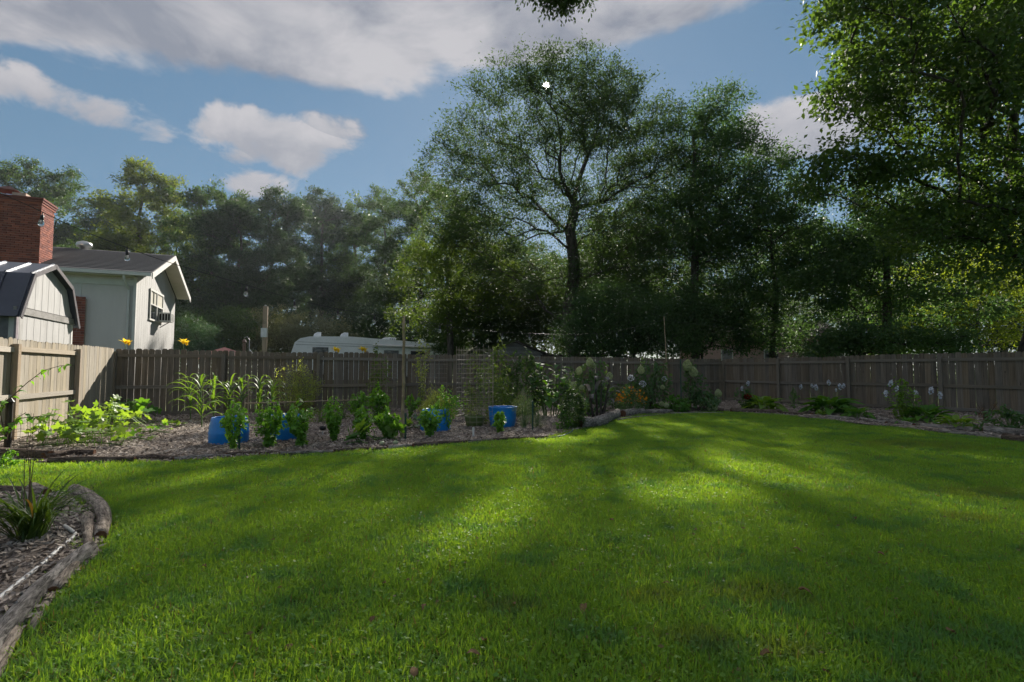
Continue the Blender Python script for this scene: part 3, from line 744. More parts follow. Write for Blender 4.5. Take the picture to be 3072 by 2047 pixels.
for (a, b), nm in zip(zip(rp[:-1], rp[1:]), range(4)):
    p = [S0 + NRM * .1 + Ux * q[0] + up * q[1] for q in (a, b)]; q = [x + Vx * SLEN for x in p]
    n_ = (p[1] - p[0]).cross(q[0] - p[0]).normalized()
    if n_.z < 0: n_ = -n_
    quad = [p[0], p[1], q[1], q[0]]
    MB().add(quad + [x - n_ * .03 for x in quad], [(0, 1, 2, 3), (7, 6, 5, 4), (0, 4, 5, 1), (1, 5, 6, 2), (2, 6, 7, 3), (3, 7, 4, 0)]).build('roof_panel', M_metal, shed)
    for k in range(6):
        s = .02 + k * .45; w_ = .035
        A = [p[0] + Vx * s, p[1] + Vx * s]; r4 = [A[0], A[1], A[1] + Vx * w_, A[0] + Vx * w_]
        MB().add([x + n_ * .002 for x in r4] + [x + n_ * .028 for x in r4], [(0, 1, 2, 3), (7, 6, 5, 4), (0, 4, 5, 1), (1, 5, 6, 2), (2, 6, 7, 3), (3, 7, 4, 0)]).build('roof_rib', M_metal, shed)
    # rake trim on the visible end
    e = NRM * .012
    MB().add([p[0] + e, p[1] + e, p[1] + e - n_ * .1, p[0] + e - n_ * .1] + [x + NRM * .02 for x in (p[0] + e, p[1] + e, p[1] + e - n_ * .1, p[0] + e - n_ * .1)],
             [(0, 1, 2, 3), (7, 6, 5, 4), (0, 4, 5, 1), (1, 5, 6, 2), (2, 6, 7, 3), (3, 7, 4, 0)]).build('rake_trim', plain('dark_trim_metal', (.1, .09, .1), .45, .4) if nm == 0 else MATS['dark_trim_metal'], shed)

# ================================================================== travel trailer beyond the fence
RA = D(856, 1108, 35.); RB = D(1334, 1108, 39.); RA.z = RB.z = 0
ru = (RB - RA); RL = ru.length; ru.normalize(); rn = Vector((ru.y, -ru.x, 0))
RR = Matrix.Rotation(math.atan2(ru.y, ru.x), 3, 'Z')
rv = thing('travel_trailer', RA, 'long white travel trailer with awning parked beyond the grey fence', 'trailer')
H0 = 3.52; H1 = 3.18
body = MB().frame(RA, ru, up, -rn, [(0, 1.2), (.55, 3.1), (.9, 3.38), (1.5, H0), (4.2, H0 + .05), (RL - .5, H1), (RL - .12, H1 - .12), (RL, H1 - .5), (RL, .5), (2.6, .5), (2.3, 1.2)], 2.4)
bd = body.build('body', M_rv, rv)
MB().frame(RA + rn * .004, ru, up, rn, [(.62, 2.93), (RL - .1, 2.74), (RL - .1, 2.775), (.62, 2.97)], .012).build('trim_line', M_rvgrey, rv)
MB().frame(RA + rn * .004, ru, up, rn, [(.7, 3.12), (RL - .3, 2.86), (RL - .3, 2.89), (.75, 3.15)], .01).build('roof_edge_line', M_rvgrey, rv)
def rvpx(px): return ((px - CX) / F * RA.y - RA.x) / (ru.x - (px - CX) / F * ru.y)
for x0, x1, zt_, zb in ((937, 985, 2.78, 2.15), (1152, 1196, 2.62, 1.9), (1232, 1274, 2.6, 1.9)):
    a, b = rvpx(x0), rvpx(x1)
    w_ = MB().frame(RA + rn * .006, ru, up, rn, [(a, zb), (b, zb), (b, zt_), (a, zt_)], .014).build('window', plain('dark_rv_frame', (.03, .03, .03), .4) if 'dark_rv_frame' not in MATS else MATS['dark_rv_frame'], rv)
    m_ = a + (b - a) * .68
    for p, q in ((a + .05, m_ - .03), (m_ + .03, b - .05)):
        MB().frame(RA + rn * .022, ru, up, rn, [(p, zb + .05), (q, zb + .05), (q, zt_ - .05), (p, zt_ - .05)], .004).build('window_pane', M_glass, w_)
a, b = rvpx(1118), rvpx(1302)
aw = MB().tube([RA + ru * a + rn * .16 + up * 2.98, RA + ru * b + rn * .16 + up * 2.84], .085, 8).build('awning', M_trim, rv, True)
for s in (a + .03, b - .03): MB().box(RA + ru * s + rn * .06 + up * 1.85, (.05, .05, 2.0), RR).build('awning_arm', M_trim, aw)
for px_, hh, w_ in ((950, .3, .55), (1032, .32, .6), (1270, .26, .55)):
    s = rvpx(px_); z = H0 + .04 if px_ < 1100 else H1 + .12
    MB().frame(RA + ru * s - rn * .6 + up * z, ru, up, -rn, [(-w_ / 2, -.05), (w_ / 2, -.05), (w_ / 2, hh), (.02, hh + .02), (-w_ * .3, hh * .7)], .5).build('roof_vent', M_rv, rv)
s = rvpx(1168); acb = RA + ru * s - rn * .8 + up * (H1 + .16)
acv = MB().frame(acb, ru, up, -rn, [(-.62, .05), (-.45, -.04), (.55, -.04), (.6, .26), (.1, .3), (-.3, .24)], .7).build('roof_air_conditioner', M_rv, rv)
for k in range(3): MB().frame(acb + rn * .002, ru, up, rn, [(.12 + k * .15, .02), (.23 + k * .15, .02), (.23 + k * .15, .22), (.12 + k * .15, .22)], .01).build('vent_grille', M_rvgrey, acv)
lad = MB(); lb = RA + ru * (RL + .06) - rn * .5
for off in (0, .38): lad.tube([lb - rn * off + up * .8, lb - rn * off + up * (H1 + .1), lb - rn * off - ru * .3 + up * (H1 + .18), lb - rn * off - ru * .35 + up * (H1 - .05)], .018, 5)
for k in range(6): lad.tube([lb + up * (1 + k * .4), lb - rn * .38 + up * (1 + k * .4)], .014, 4)
lad.build('ladder', M_galv, rv)
st = rvpx(1290)
MB().frame(RA + rn * .005, ru, up, rn, [(st - .6, 2.35), (st - .1, 2.68), (st, 2.68), (st, 2.42), (st - .5, 2.25)], .008).build('stripe', M_rvtan, rv)
s5 = rvpx(1100)
MB().frame(RA + rn * .005, ru, up, rn, [(s5 - .3, 2.0), (s5 + .25, 2.0), (s5 + .2, 2.4), (s5 + .02, 2.6), (s5 - .2, 2.45)], .008).build('stripe', M_rvtan, rv)
MB().lathe(RA + ru * rvpx(1078) + rn * .01 + up * 2.68, [(.1, -.02), (.13, 0), (.1, .02)], 14).build('porch_lamp', M_rvgrey, rv)
for s in (RL * .62, RL * .74):
    w_ = MB(); c = RA + ru * s + rn * .0 + up * .36
    w_.tube([c + rn * .02, c - rn * .22], .36, 18); w_.build('wheel', M_cable, rv)

# ================================================================== low shed with mossy roof
gs = D(1540, 1108, 31.); gs.z = 0
gshed = thing('old_shed', gs, 'low old shed with weathered gable and mossy roof behind the fence', 'shed')
gu = Vector((.985, .17, 0)).normalized(); gb = Vector((-.42, .9, 0)).normalized()
hw, zr, ze = 1.95, 2.95, 2.2
MB().frame(gs, gu, up, gb, [(-hw + .2, 0), (hw - .2, 0), (hw - .2, ze - .12), (-hw + .2, ze - .12)], .1).build('front_wall', M_oldwall, gshed)
for k in range(6):
    z0, z1 = ze - .1 + k * .125, ze - .1 + (k + 1) * .125 - .008
    fa = lambda z: hw * (1 - max(0, (z - ze)) / (zr - ze)) - .08
    if fa(z1) > .05: MB().frame(gs - gb * .03, gu, up, gb, [(-fa(z0), z0), (fa(z0), z0), (fa(z1), z1), (-fa(z1), z1)], .03).build('gable_board', M_oldboard, gshed)
for sg, mt in ((-1, M_moss), (1, M_oldroof)):
    a, b = gs + up * (zr + .06) - gb * .3, gs + gu * sg * (hw + .15) + up * (ze - .02) - gb * .3
    q = [a, b, b + gb * 6, a + gb * 6]
    MB().add(q + [p - up * .1 for p in q], [(0, 1, 2, 3), (7, 6, 5, 4), (0, 4, 5, 1), (1, 5, 6, 2), (2, 6, 7, 3), (3, 7, 4, 0)]).build('roof_slope', mt, gshed)
MB().box(gs + gu * (hw + 2.) + up * (ze - .12) + gb * .6, (4.2, 2., .1), Matrix.Rotation(math.atan2(gu.y, gu.x), 3, 'Z')).build('lean_to_roof', M_oldroof, gshed)
for k in range(7): MB().box(gs + gu * (-1.4 + k * .45) + up * (ze - .27) - gb * .02, (.3, .02, .24), Matrix.Rotation(math.atan2(gu.y, gu.x), 3, 'Z')).build('wall_board', M_oldwall, gshed)
for k in (.4, 3.8): MB().box(gs + gu * (hw + k) + up * (ze / 2 - .09) + gb * .1, (.1, .1, ze - .18)).build('lean_to_post', M_post, gshed)

# ================================================================== salmon house far behind the trees
ps_ = D(2310, 1108, 48.); ps_.z = 0
ph = thing('far_house', ps_, 'salmon coloured house half hidden by leaves beyond the fence', 'house')
MB().box(ps_ + Vector((0, 3, 2.2)), (13, 6, 4.4)).build('wall', M_salmon, ph)
MB().add([ps_ + Vector(q) for q in ((-7, -.5, 4.3), (7, -.5, 4.3), (7, 6.5, 4.3), (-7, 6.5, 4.3), (-7, 3, 6.), (7, 3, 6.))], [(0, 1, 5, 4), (2, 3, 4, 5), (0, 4, 3), (1, 2, 5), (3, 2, 1, 0)]).build('roof', M_oldroof, ph)
for x in (-4, 0, 4):
    w_ = MB().box(ps_ + Vector((x, -.02, 2.4)), (1.1, .06, 1.4)).build('window', M_trim, ph); MB().box(ps_ + Vector((x, -.055, 2.4)), (.9, .02, 1.2)).build('window_pane', M_glass, w_)

# ================================================================== odds and ends beyond the fence
up_c = D(672, 1108, 24.5); up_c.z = 0
um = thing('patio_umbrella', up_c, 'faded pink patio umbrella peeking over the grey fence', 'umbrella')
cn = MB(); n8 = 8; tip = up_c + up * 2.3; rr = 1.35
ring = [up_c + Vector((rr * math.cos(2 * math.pi * k / n8), rr * math.sin(2 * math.pi * k / n8), 1.72)) for k in range(n8)]
ring2 = [up_c + Vector((rr * .5 * math.cos(2 * math.pi * k / n8), rr * .5 * math.sin(2 * math.pi * k / n8), 2.07)) for k in range(n8)]
cn.add([tip] + ring2 + ring, [(0, 1 + k, 1 + (k + 1) % n8) for k in range(n8)] + [(1 + k, 9 + k, 9 + (k + 1) % n8, 1 + (k + 1) % n8) for k in range(n8)])
cn.build('canopy', M_pink, um)
for k in range(n8): MB().tube([tip - up * .02, ring2[k] - up * .015, ring[k] - up * .01], .012, 4).build('rib', M_stemb, um)
MB().tube([up_c, tip + up * .06], .022, 6).build('pole', M_stemb, um)
wp = D(792, 1108, 24.); wp.z = 0
wt = thing('wooden_post', wp, 'tall reddish wooden post with metal box rising above the fence', 'post')
MB().box(wp + up * 2.1, (.2, .16, 4.2), Matrix.Rotation(.3, 3, 'Z')).build('post', M_postL, wt)
MB().box(wp + up * 2.95 + Vector((.03, -.12, 0)), (.28, .12, .42)).build('meter_box', M_galv, wt)
MB().tube([wp + up * 4.2, wp + up * 4.26], .05, 8).build('cap', M_galv, wt)
sp = D(746, 1108, 22.); sp.z = 0
ft = thing('bird_feeder', sp, 'slim bird feeder on a bent hook beside the wooden post', 'bird feeder')
MB().tube([sp, sp + up * 2.5, sp + up * 2.65 - Vector((.1, 0, 0)), sp + up * 2.6 - Vector((.22, 0, 0))], .014, 5).build('hook', M_galv, ft)
MB().lathe(sp + Vector((-.22, 0, 1.85)), [(.02, 0), (.09, .02), (.06, .06), (.06, .52), (.1, .56), (.02, .7)], 10).build('tube', plain('brown_feeder', (.16, .1, .08), .5), ft)
MB().tube([sp + up * 2.1, sp + Vector((.5, 0, 1.5))], .02, 5).build('perch_arm', M_galv, ft)

# ================================================================== trees
def in_crown(rng, ells, n, shell=2.4, flat=-.55):
    """points spread through a union of ellipsoids, denser towards their surface"""
    w = np.array([e[3] * e[4] * e[5] * (e[6] if len(e) > 6 else 1) for e in ells]); w = w / w.sum()
    k = rng.choice(len(ells), n, p=w); E = np.array([e[:6] for e in ells])[k]
    d = rng.normal(size=(n, 3)); d /= np.linalg.norm(d, axis=1, keepdims=True)
    d[:, 2] = np.where(d[:, 2] < flat, -d[:, 2], d[:, 2])
    r = rng.random(n) ** (1 / shell)
    return E[:, :3] + d * r[:, None] * E[:, 3:6]

def skeleton(base, trunk, targets, rng, alpha=.35, sag=.12):
    """grow limbs from the trunk polyline to every target; returns chains of node ids"""
    pos = [np.array(p, float) for p in trunk]; par = [-1] + list(range(len(trunk) - 1)); plen = [0.]
    for i in range(1, len(pos)): plen.append(plen[-1] + np.linalg.norm(pos[i] - pos[i - 1]) * .35)
    start = max(1, len(trunk) // 3)
    P = np.zeros((len(trunk) + len(targets) * 4 + 4, 3)); Q = np.full(len(P), 1e9); n = len(trunk)
    P[:n] = pos; Q[:n] = plen; Q[:start] = 1e9
    order = np.argsort(np.linalg.norm(targets - np.array(trunk[len(trunk) // 2]), axis=1)); chains = [list(range(len(trunk)))]
    for t in targets[order]:
        d = np.linalg.norm(P[:n] - t, axis=1)
        rise = np.clip(P[:n, 2] - t[2], 0, None)              # limbs climb: prefer starting below the target
        j = int(np.argmin(d + alpha * Q[:n] + .7 * rise))
        a = P[j].copy(); L = d[j]; ch = [j]
        k = 3 if L > 1.2 else 2
        bow = rng.normal(size=3) * L * .07 + np.array([0, 0, L * sag])
        for q in range(1, k + 1):
            f_ = q / k; p = a + (t - a) * f_ + bow * 4 * f_ * (1 - f_) * .5 + (rng.normal(size=3) * L * .025 if q < k else 0)
            P[n] = p; Q[n] = Q[j] + L * f_; par.append(ch[-1]); ch.append(n); n += 1
        chains.append(ch)
    return P[:n], par, chains

def branch_mesh(P, par, chains, tip, trunk_r, power=.44, flare=1.35):
    n = len(P); cnt = np.zeros(n)
    kids = np.zeros(n, int)
    for i in range(n):
        if par[i] >= 0: kids[par[i]] += 1
    for i in range(n - 1, -1, -1):
        if kids[i] == 0: cnt[i] += 1
        if par[i] >= 0: cnt[par[i]] += cnt[i]
    r = tip * np.maximum(cnt, 1) ** power
    s = trunk_r / r[0]; r = np.where(cnt > 1, np.maximum(r * s ** np.clip(np.log(np.maximum(cnt, 1)) / np.log(cnt[0]), 0, 1), tip), tip)
    b = MB()
    for ci, ch in enumerate(chains):
        rad = [r[i] for i in ch]
        if ci == 0: rad[0] *= flare
        else: rad[0] = min(rad[0], rad[1] * 1.25)
        sides = 9 if ci == 0 else (6 if rad[1] > .08 else (4 if rad[1] > .025 else 3))
        b.tube([P[i] for i in ch], rad, sides, cap=False)
    return b

def leaves_for(targets, dirs, rng, per, cr, L, wr=.5, droop=.25, flat=.75, up=.6, spread=None):
    n = len(targets); k = rng.poisson(per, n); idx = np.repeat(np.arange(n), k)
    off = rng.normal(size=(len(idx), 3)); off *= (cr * rng.uniform(.7, 1.3, n)[idx])[:, None] * .55; off[:, 2] *= flat
    c = targets[idx] + off
    ax = dirs[idx] * .6 + rng.normal(size=(len(idx), 3)) * .8 + off / cr * .6; ax[:, 2] -= droop
    l = L * rng.uniform(.65, 1.3, len(idx))
    return c, ax, l, l * wr * rng.uniform(.8, 1.2, len(idx))

SUNRAY = np.array(SUN)
def keep_clear(c):
    """the one gap through which the sun shines"""
    d = c - np.array(CAM); along = d @ SUNRAY; perp = np.linalg.norm(d - along[:, None] * SUNRAY, axis=1)
    return perp > .0016 * along

def tree(name, label, base, H, trunk_r, ells, ncl, per, cr, L, mat, bk=None, seed=1, lean=(0, 0), tip=.012, alpha=.35, top=.8, group=None, wr=.5, droop=.25, flat=.75, shell=2.4, cat='tree', sag=.12, low=None, sun_gap=False, bottom=-.55):
    rng = np.random.default_rng(seed); base = np.array(base, float)
    nt = 9; tr = []
    for i in range(nt):
        f_ = i / (nt - 1); w = rng.normal(size=2) * .02 * H * (f_ > 0) * .5
        tr.append(base + np.array([lean[0] * f_ + w[0], lean[1] * f_ + w[1], H * top * f_]))
    E = [tuple(e) for e in ells]
    T = in_crown(rng, E, ncl, shell, bottom)
    if low is not None: T = T[T[:, 2] > low]
    P, par, chains = skeleton(base, tr, T, rng, alpha, sag)
    ends = np.array([ch[-1] for ch in chains[1:]]); starts = np.array([ch[-2] for ch in chains[1:]])
    tg = P[ends]; dr = tg - P[starts]; dr /= np.linalg.norm(dr, axis=1, keepdims=True) + 1e-9
    # a few sprays along the limbs too
    mids = np.array([ch[1] for ch in chains[1:] if len(ch) > 3]); 
    if len(mids):
        mids = mids[rng.random(len(mids)) < .35]; tg = np.concatenate([tg, P[mids]]); dr = np.concatenate([dr, np.tile([[0, 0, .3]], (len(mids), 1))])
    c, ax, l, w = leaves_for(tg, dr, rng, per, cr, L, wr, droop, flat)
    if sun_gap:
        k = keep_clear(c); c, ax, l, w = c[k], ax[k], l[k], w[k]
    v, f_ = leaf_cloud(c, ax, l, w, rng)
    t = thing(name, tuple(base), label, cat, group)
    branch_mesh(P, par, chains, tip, trunk_r).build('trunk', bk or M_bark, t, True)
    me = np_mesh('crown', v - base, f_, mat); o = link('crown', me, t); o['kind'] = 'stuff'
    return t
def copy_tree(src, loc, rz, sc, label, group=None):
    t = src.copy(); COL.objects.link(t); t.location = loc; t.rotation_euler = (0, 0, rz); t.scale = sc; t['label'] = label
    if group: t['group'] = group
    for ch in src.children:
        c = ch.copy(); COL.objects.link(c); c.parent = t
    return t
def gp(px, depth): p = D(px, HZ, depth); return (p.x, p.y, 0)
def el(px, py, depth, rx, rz, ry=None, w=1.):
    """ellipsoid seen at a photo pixel, radii given in photo pixels"""
    p = D(px, py, depth); k = KY(depth); return (p.x, p.y, p.z, rx / k, (ry or rx) / k, rz / k, w)

# the big oak the sun shines through
dO = 28.
tree('oak_tree', 'huge spreading oak with dark airy crown in front of the sun', gp(1722, dO), 17., .36,
     [el(1640, 430, dO, 340, 255, 300, .9), el(1430, 540, dO, 195, 175, 220, 1.3), el(1850, 450, dO, 235, 200, 240, 1.5), el(1600, 690, dO, 330, 150, 260, .9), el(1410, 700, dO, 175, 100, 180, 2.), el(1870, 800, dO, 230, 120, 200, 1.1), el(1540, 830, dO, 220, 100, 180, 1.4), el(1730, 870, dO - .5, 210, 100, 160, 1.3), el(2010, 760, dO, 150, 130, 160, 1.2),
      el(1720, 270, dO, 190, 115, 190, 1.2), el(1970, 620, dO, 190, 170, 220, 1.4)],
     1850, 74, .5, .15, L_oak, seed=3, alpha=.5, top=.6, tip=.009, wr=.38, droop=.2, shell=3., low=4.2, sun_gap=True, sag=.06)
tree('hardwood_tree', 'leafy tree just behind the right side of the oak trunk', gp(1900, 33.), 9.5, .16,
     [el(1880, 760, 33, 200, 150, 160, 1.3), el(1800, 900, 33, 200, 120, 160), el(2000, 900, 33, 190, 120, 160), el(1960, 720, 33, 150, 110, 140, .6)],
     330, 105, .6, .17, L_mid, seed=15, alpha=.3, top=.85, tip=.01)
tree('hardwood_tree', 'leafy tree just behind the left side of the oak trunk', gp(1600, 38.), 9.5, .16,
     [el(1580, 860, 38, 190, 120, 160), el(1660, 940, 38, 170, 100, 150), el(1480, 900, 38, 130, 110, 140)],
     260, 100, .65, .19, L_mid, seed=16, alpha=.3, top=.85, tip=.01)
# its neighbour
dN = 25.5
tree('tall_tree', 'dark slender tree standing to the right of the big oak', gp(2090, dN), 14.5, .2,
     [el(2130, 420, dN, 150, 150, 160), el(2170, 560, dN, 200, 160, 190), el(2070, 720, dN, 170, 170, 180), el(2230, 760, dN, 190, 170, 180)],
     460, 135, .55, .15, L_dark, seed=5, alpha=.4, top=.9, tip=.01, wr=.42, shell=2.2)
tree('maple_tree', 'yellow-green tree in front of the oak lower limbs', gp(1345, 31.), 10.5, .2,
     [el(1380, 760, 31, 150, 130, 160), el(1300, 850, 31, 130, 110, 140), el(1450, 880, 31, 150, 130, 150), el(1320, 960, 31, 150, 70, 140), el(1560, 900, 31, 120, 120, 120)],
     300, 115, .6, .15, L_lime, seed=6, alpha=.35, top=.85, tip=.01)
# wood behind
KIN = 'wood standing behind the neighbouring yards'
def wood_tree(px, topy, depth, wpx, mat, label, seed, per=85, low=.05, ncl=520, spread=1., name='hardwood_tree', tr=.26):
    k = KY(depth); H = (HZ - topy) / k + HC; r = wpx * 1.3 / 2 / k; b = gp(px, depth); rng = np.random.default_rng(seed + 500)
    E = []
    for i in range(17):
        f_ = low + .1 + (.82 - low) * (i + .5) / 17; a = i * 2.4 + rng.uniform(-.5, .5); env = r * (1.08 - 1.1 * abs(f_ - .55) ** 1.3); rad = env * rng.uniform(.3, .48)
        E.append((b[0] + math.cos(a) * (env - rad) * rng.uniform(.7, 1.), b[1] + math.sin(a) * (env - rad) * .8, H * f_, rad, rad, max(.9, H * rng.uniform(.055, .085)), 1.))
    E.append((b[0], b[1], H * .9, r * .34, r * .34, H * .1, 1.2)); E.append((b[0] + r * .45, b[1], H * .84, r * .3, r * .3, H * .08, 1.2)); E.append((b[0], b[1], H * .4, r * .7, r * .6, H * .2, .5))
    return tree(name, label, b, H * .95, tr, E, ncl, per, .55, .25, mat, seed=seed, alpha=.32, top=.86, tip=.014, group=KIN, wr=.5, shell=2.)
w1 = wood_tree(620, 540, 47, 300, L_mid, 'knobbly topped tree just right of the house roof', 31)
w2 = wood_tree(800, 552, 50, 280, L_blue, 'broad dark tree behind the tall wooden post', 32)
w3 = wood_tree(1150, 552, 70, 330, L_mid, 'tall airy tree rising behind the trailer, left of the oak', 33)
w4 = wood_tree(408, 462, 52, 250, leaf_mat('bronze_green_leaf', (.055, .095, .026), (.12, .16, .04), .42), 'pointed bronze green tree above the house roof', 34, name='poplar_tree', low=.2)
w5 = wood_tree(50, 455, 56, 330, L_mid, 'leafy tree directly behind the brick chimney', 35)
copy_tree(w2, gp(960, 72), 1.9, (1.35, 1.35, 1.4), 'rounded dark tree behind the trailer roof vents', KIN)
copy_tree(w1, gp(215, 60), 2.4, (1.1, 1.1, .98), 'low dark tree between chimney and pointed tree', KIN)
copy_tree(w3, gp(520, 58), 1.2, (.66, .66, .72), 'dim tree between pointed tree and knobbly tree', KIN)
copy_tree(w2, gp(710, 44), 4.1, (.8, .8, .82), 'shorter dark tree behind the grey-green shrub', KIN)
copy_tree(w1, gp(1060, 78), 3.3, (1.4, 1.4, 1.5), 'distant tree filling the gap left of the airy tree', KIN)
copy_tree(w5, gp(1260, 60), .7, (1.1, 1.1, 1.), 'distant tree at the left edge of the oak crown', KIN)
copy_tree(w5, gp(-180, 50), 2., (1., 1., 1.), 'leafy tree mostly hidden by the brick chimney', KIN)
copy_tree(w5, gp(140, 64), 5.1, (1.05, 1.05, .98), 'leafy tree right behind the house ridge beside the chimney', KIN)
copy_tree(w2, gp(285, 66), .9, (1.3, 1.3, 1.2), 'dark tree filling the gap left of the pointed tree', KIN)
copy_tree(w3, gp(1480, 52), 4.4, (.8, .8, .54), 'distant tree seen through the oak, left of its trunk', KIN)
copy_tree(w2, gp(1850, 50), 2.6, (1.2, 1.2, .75), 'distant tree seen under the oak, right of its trunk', KIN)
copy_tree(w3, gp(2330, 46), 5.2, (.8, .8, .57), 'distant tree behind the salmon house', KIN)
copy_tree(w1, gp(2640, 44), .4, (1., 1., .8), 'distant tree behind the dark crooked tree', KIN)
copy_tree(w2, gp(3000, 42), 1.4, (1., 1., .75), 'distant tree behind the yellow-green thicket', KIN)
copy_tree(w5, gp(3350, 40), 3.4, (1., 1., .8), 'distant tree behind the sweetgum trunk', KIN)

# trees along the right-hand fence
dM = 21.
tree('understory_tree', 'dark leaning tree with black trunk behind the shaded fence', gp(2668, dM), 8.5, .17,
     [el(2600, 790, dM, 230, 120, 210), el(2760, 700, dM, 220, 130, 210), el(2480, 880, dM, 150, 90, 150), el(2700, 920, dM, 260, 90, 220), el(2540, 620, dM, 170, 110, 170, .7)],
     380, 85, .5, .15, L_dark, M_barkd, 7, alpha=.3, top=.85, tip=.008, wr=.55)
tree('understory_tree', 'thin dark tree filling the gap right of the slender tree', gp(2330, 23.5), 9., .12,
     [el(2330, 640, 23.5, 150, 150, 150), el(2400, 800, 23.5, 170, 130, 160), el(2290, 900, 23.5, 170, 110, 160)],
     230, 85, .5, .14, L_dark, M_barkd, 8, alpha=.3, top=.85, tip=.008, wr=.5)
dS = 15.2
tree('sweetgum_tree', 'big sweetgum leaning over the yard at the right edge', gp(3120, dS), 15., .3,
     [el(2900, 330, dS - 1.5, 300, 260, 260, 1.2), el(2720, 140, dS - 3, 260, 190, 260, 1.2), el(2560, 40, dS - 4, 190, 120, 200), el(2980, 640, dS - .5, 230, 200, 220), el(2760, 520, dS - 1, 190, 130, 190, .9),
      el(3050, 60, dS - 2, 300, 260, 260), el(2950, -150, dS - 3, 400, 200, 300, .6), el(2560, 560, dS - .5, 150, 80, 150, .45), el(2990, 830, dS - .5, 170, 110, 150, .8), el(2620, 300, dS - 2.5, 200, 130, 190, 1.2), el(2500, 520, dS - .5, 150, 100, 150, .9), el(2800, 700, dS - .5, 200, 110, 180, .9)],
     1050, 56, .42, .145, L_gum, M_barkd, 9, alpha=.45, top=.8, tip=.007, wr=.55, droop=.6, shell=2.1)
tree('thicket_tree', 'yellow-green thicket coloured as if sunlit above the far right of the fence', gp(2940, 27.), 6.5, .1,
     [el(2800, 900, 27, 190, 120, 150), el(2960, 880, 27, 190, 160, 150), el(3090, 850, 27, 160, 200, 150), el(2680, 980, 27, 140, 70, 120)],
     330, 85, .5, .14, L_thick, M_bark, 10, alpha=.25, top=.7, tip=.01, bottom=-1)
# tree standing behind the camera: one limb reaches into the top of the picture
dB = 8.5
tree('overhanging_tree', 'leafy branch tip hanging down at the top middle of the picture', (6.2, -1.6, 0), 11.5, .2,
     [el(1690, 0, dB, 80, 30, 70, 260), el(1610, -15, dB, 60, 25, 60, 260), el(1650, -60, dB, 120, 40, 100, 90), (6.2, -2.2, 10.8, 2.4, 2.2, 1.9, 1.)],
     190, 22, .17, .075, L_oak, M_barkd, 12, alpha=.3, top=.75, tip=.004, wr=.5, droop=.8, sag=.1)

# ------------------------------------------------------------------ shrubs beyond the fence
def shrub(name, label, px, depth, ells, ncl, per, cr, L, mat, seed, h, r=.06, **kw):
    return tree(name, label, gp(px, depth), h, r, ells, ncl, per, cr, L, mat, kw.pop('bk', M_barkd), seed, top=.55, alpha=.15, tip=.008, cat='shrub', bottom=-1, **kw)
shrub('large_shrub', 'broad grey-green shrub behind the trailer and wooden post', 880, 41, [el(880, 1000, 41, 170, 85, 110), el(780, 1030, 41, 95, 75, 90), el(980, 1020, 41, 100, 70, 90)], 330, 95, .5, .15, L_sage, 41, 4.5)
shrub('feathery_conifer', 'blue-green feathery conifer beside the house corner', 590, 29, [el(595, 1030, 29, 75, 65, 60), el(570, 995, 29, 45, 45, 45)], 120, 90, .32, .16, L_con, 42, 2.8, wr=.16)
shrub('hedge_shrub', 'twiggy dark shrub behind the fence under the oak', 1850, 22.5, [el(1850, 960, 22.5, 170, 120, 110), el(1980, 1000, 22.5, 130, 85, 90), el(1760, 1010, 22.5, 100, 70, 80)], 400, 75, .42, .11, L_dark, 43, 2.6)
shrub('hedge_shrub', 'dark shrub behind the fence below the slender tree', 2110, 23.5, [el(2150, 940, 23.5, 170, 120, 100), el(2280, 990, 23.5, 150, 90, 80), el(2040, 980, 23.5, 110, 90, 80)], 380, 75, .42, .12, L_dark, 44, 2.6)
shrub('hedge_shrub', 'leafy green shrub behind the shaded fence, right of the salmon house', 2600, 18.5, [el(2600, 1020, 18.5, 150, 60, 90), el(2800, 1030, 18.5, 120, 45, 80), el(2480, 1045, 18.5, 60, 30, 60)], 190, 70, .35, .12, L_dark, 45, 2.0)
shrub('hedge_shrub', 'small bright shrub right of the trailer ladder', 1375, 37, [el(1375, 1035, 37, 60, 40, 60), el(1330, 1050, 37, 40, 25, 50)], 80, 80, .4, .14, L_mid, 46, 2.2)
shrub('hedge_shrub', 'lime green shrub glowing behind the old shed', 1640, 36, [el(1600, 960, 36, 110, 90, 90), el(1690, 1010, 36, 90, 60, 90)], 150, 80, .5, .17, L_lime, 47, 3.2)
shrub('hedge_shrub', 'dim shrub in the wood behind the bird feeder', 640, 38, [el(600, 1000, 38, 140, 80, 100), el(700, 980, 38, 90, 60, 80)], 170, 85, .5, .17, L_mid, 48, 3.2)
shrub('hedge_shrub', 'dim shrub in the wood behind the trailer', 1180, 45, [el(1150, 990, 45, 180, 80, 110), el(1330, 960, 45, 130, 80, 100)], 230, 85, .55, .2, L_blue, 49, 4)

shrub('hedge_shrub', 'dark shrub filling the gap right of the oak trunk', 1800, 30, [el(1800, 950, 30, 150, 110, 100), el(1930, 940, 30, 130, 100, 90), el(2060, 930, 30, 130, 100, 90)], 330, 75, .5, .15, L_dark, 50, 3.2)
shrub('hedge_shrub', 'dark shrub filling the gap left of the oak trunk', 1500, 34, [el(1480, 960, 34, 150, 100, 100), el(1620, 950, 34, 120, 90, 90), el(1350, 980, 34, 110, 80, 90)], 300, 75, .55, .17, L_mid, 51, 3.4)
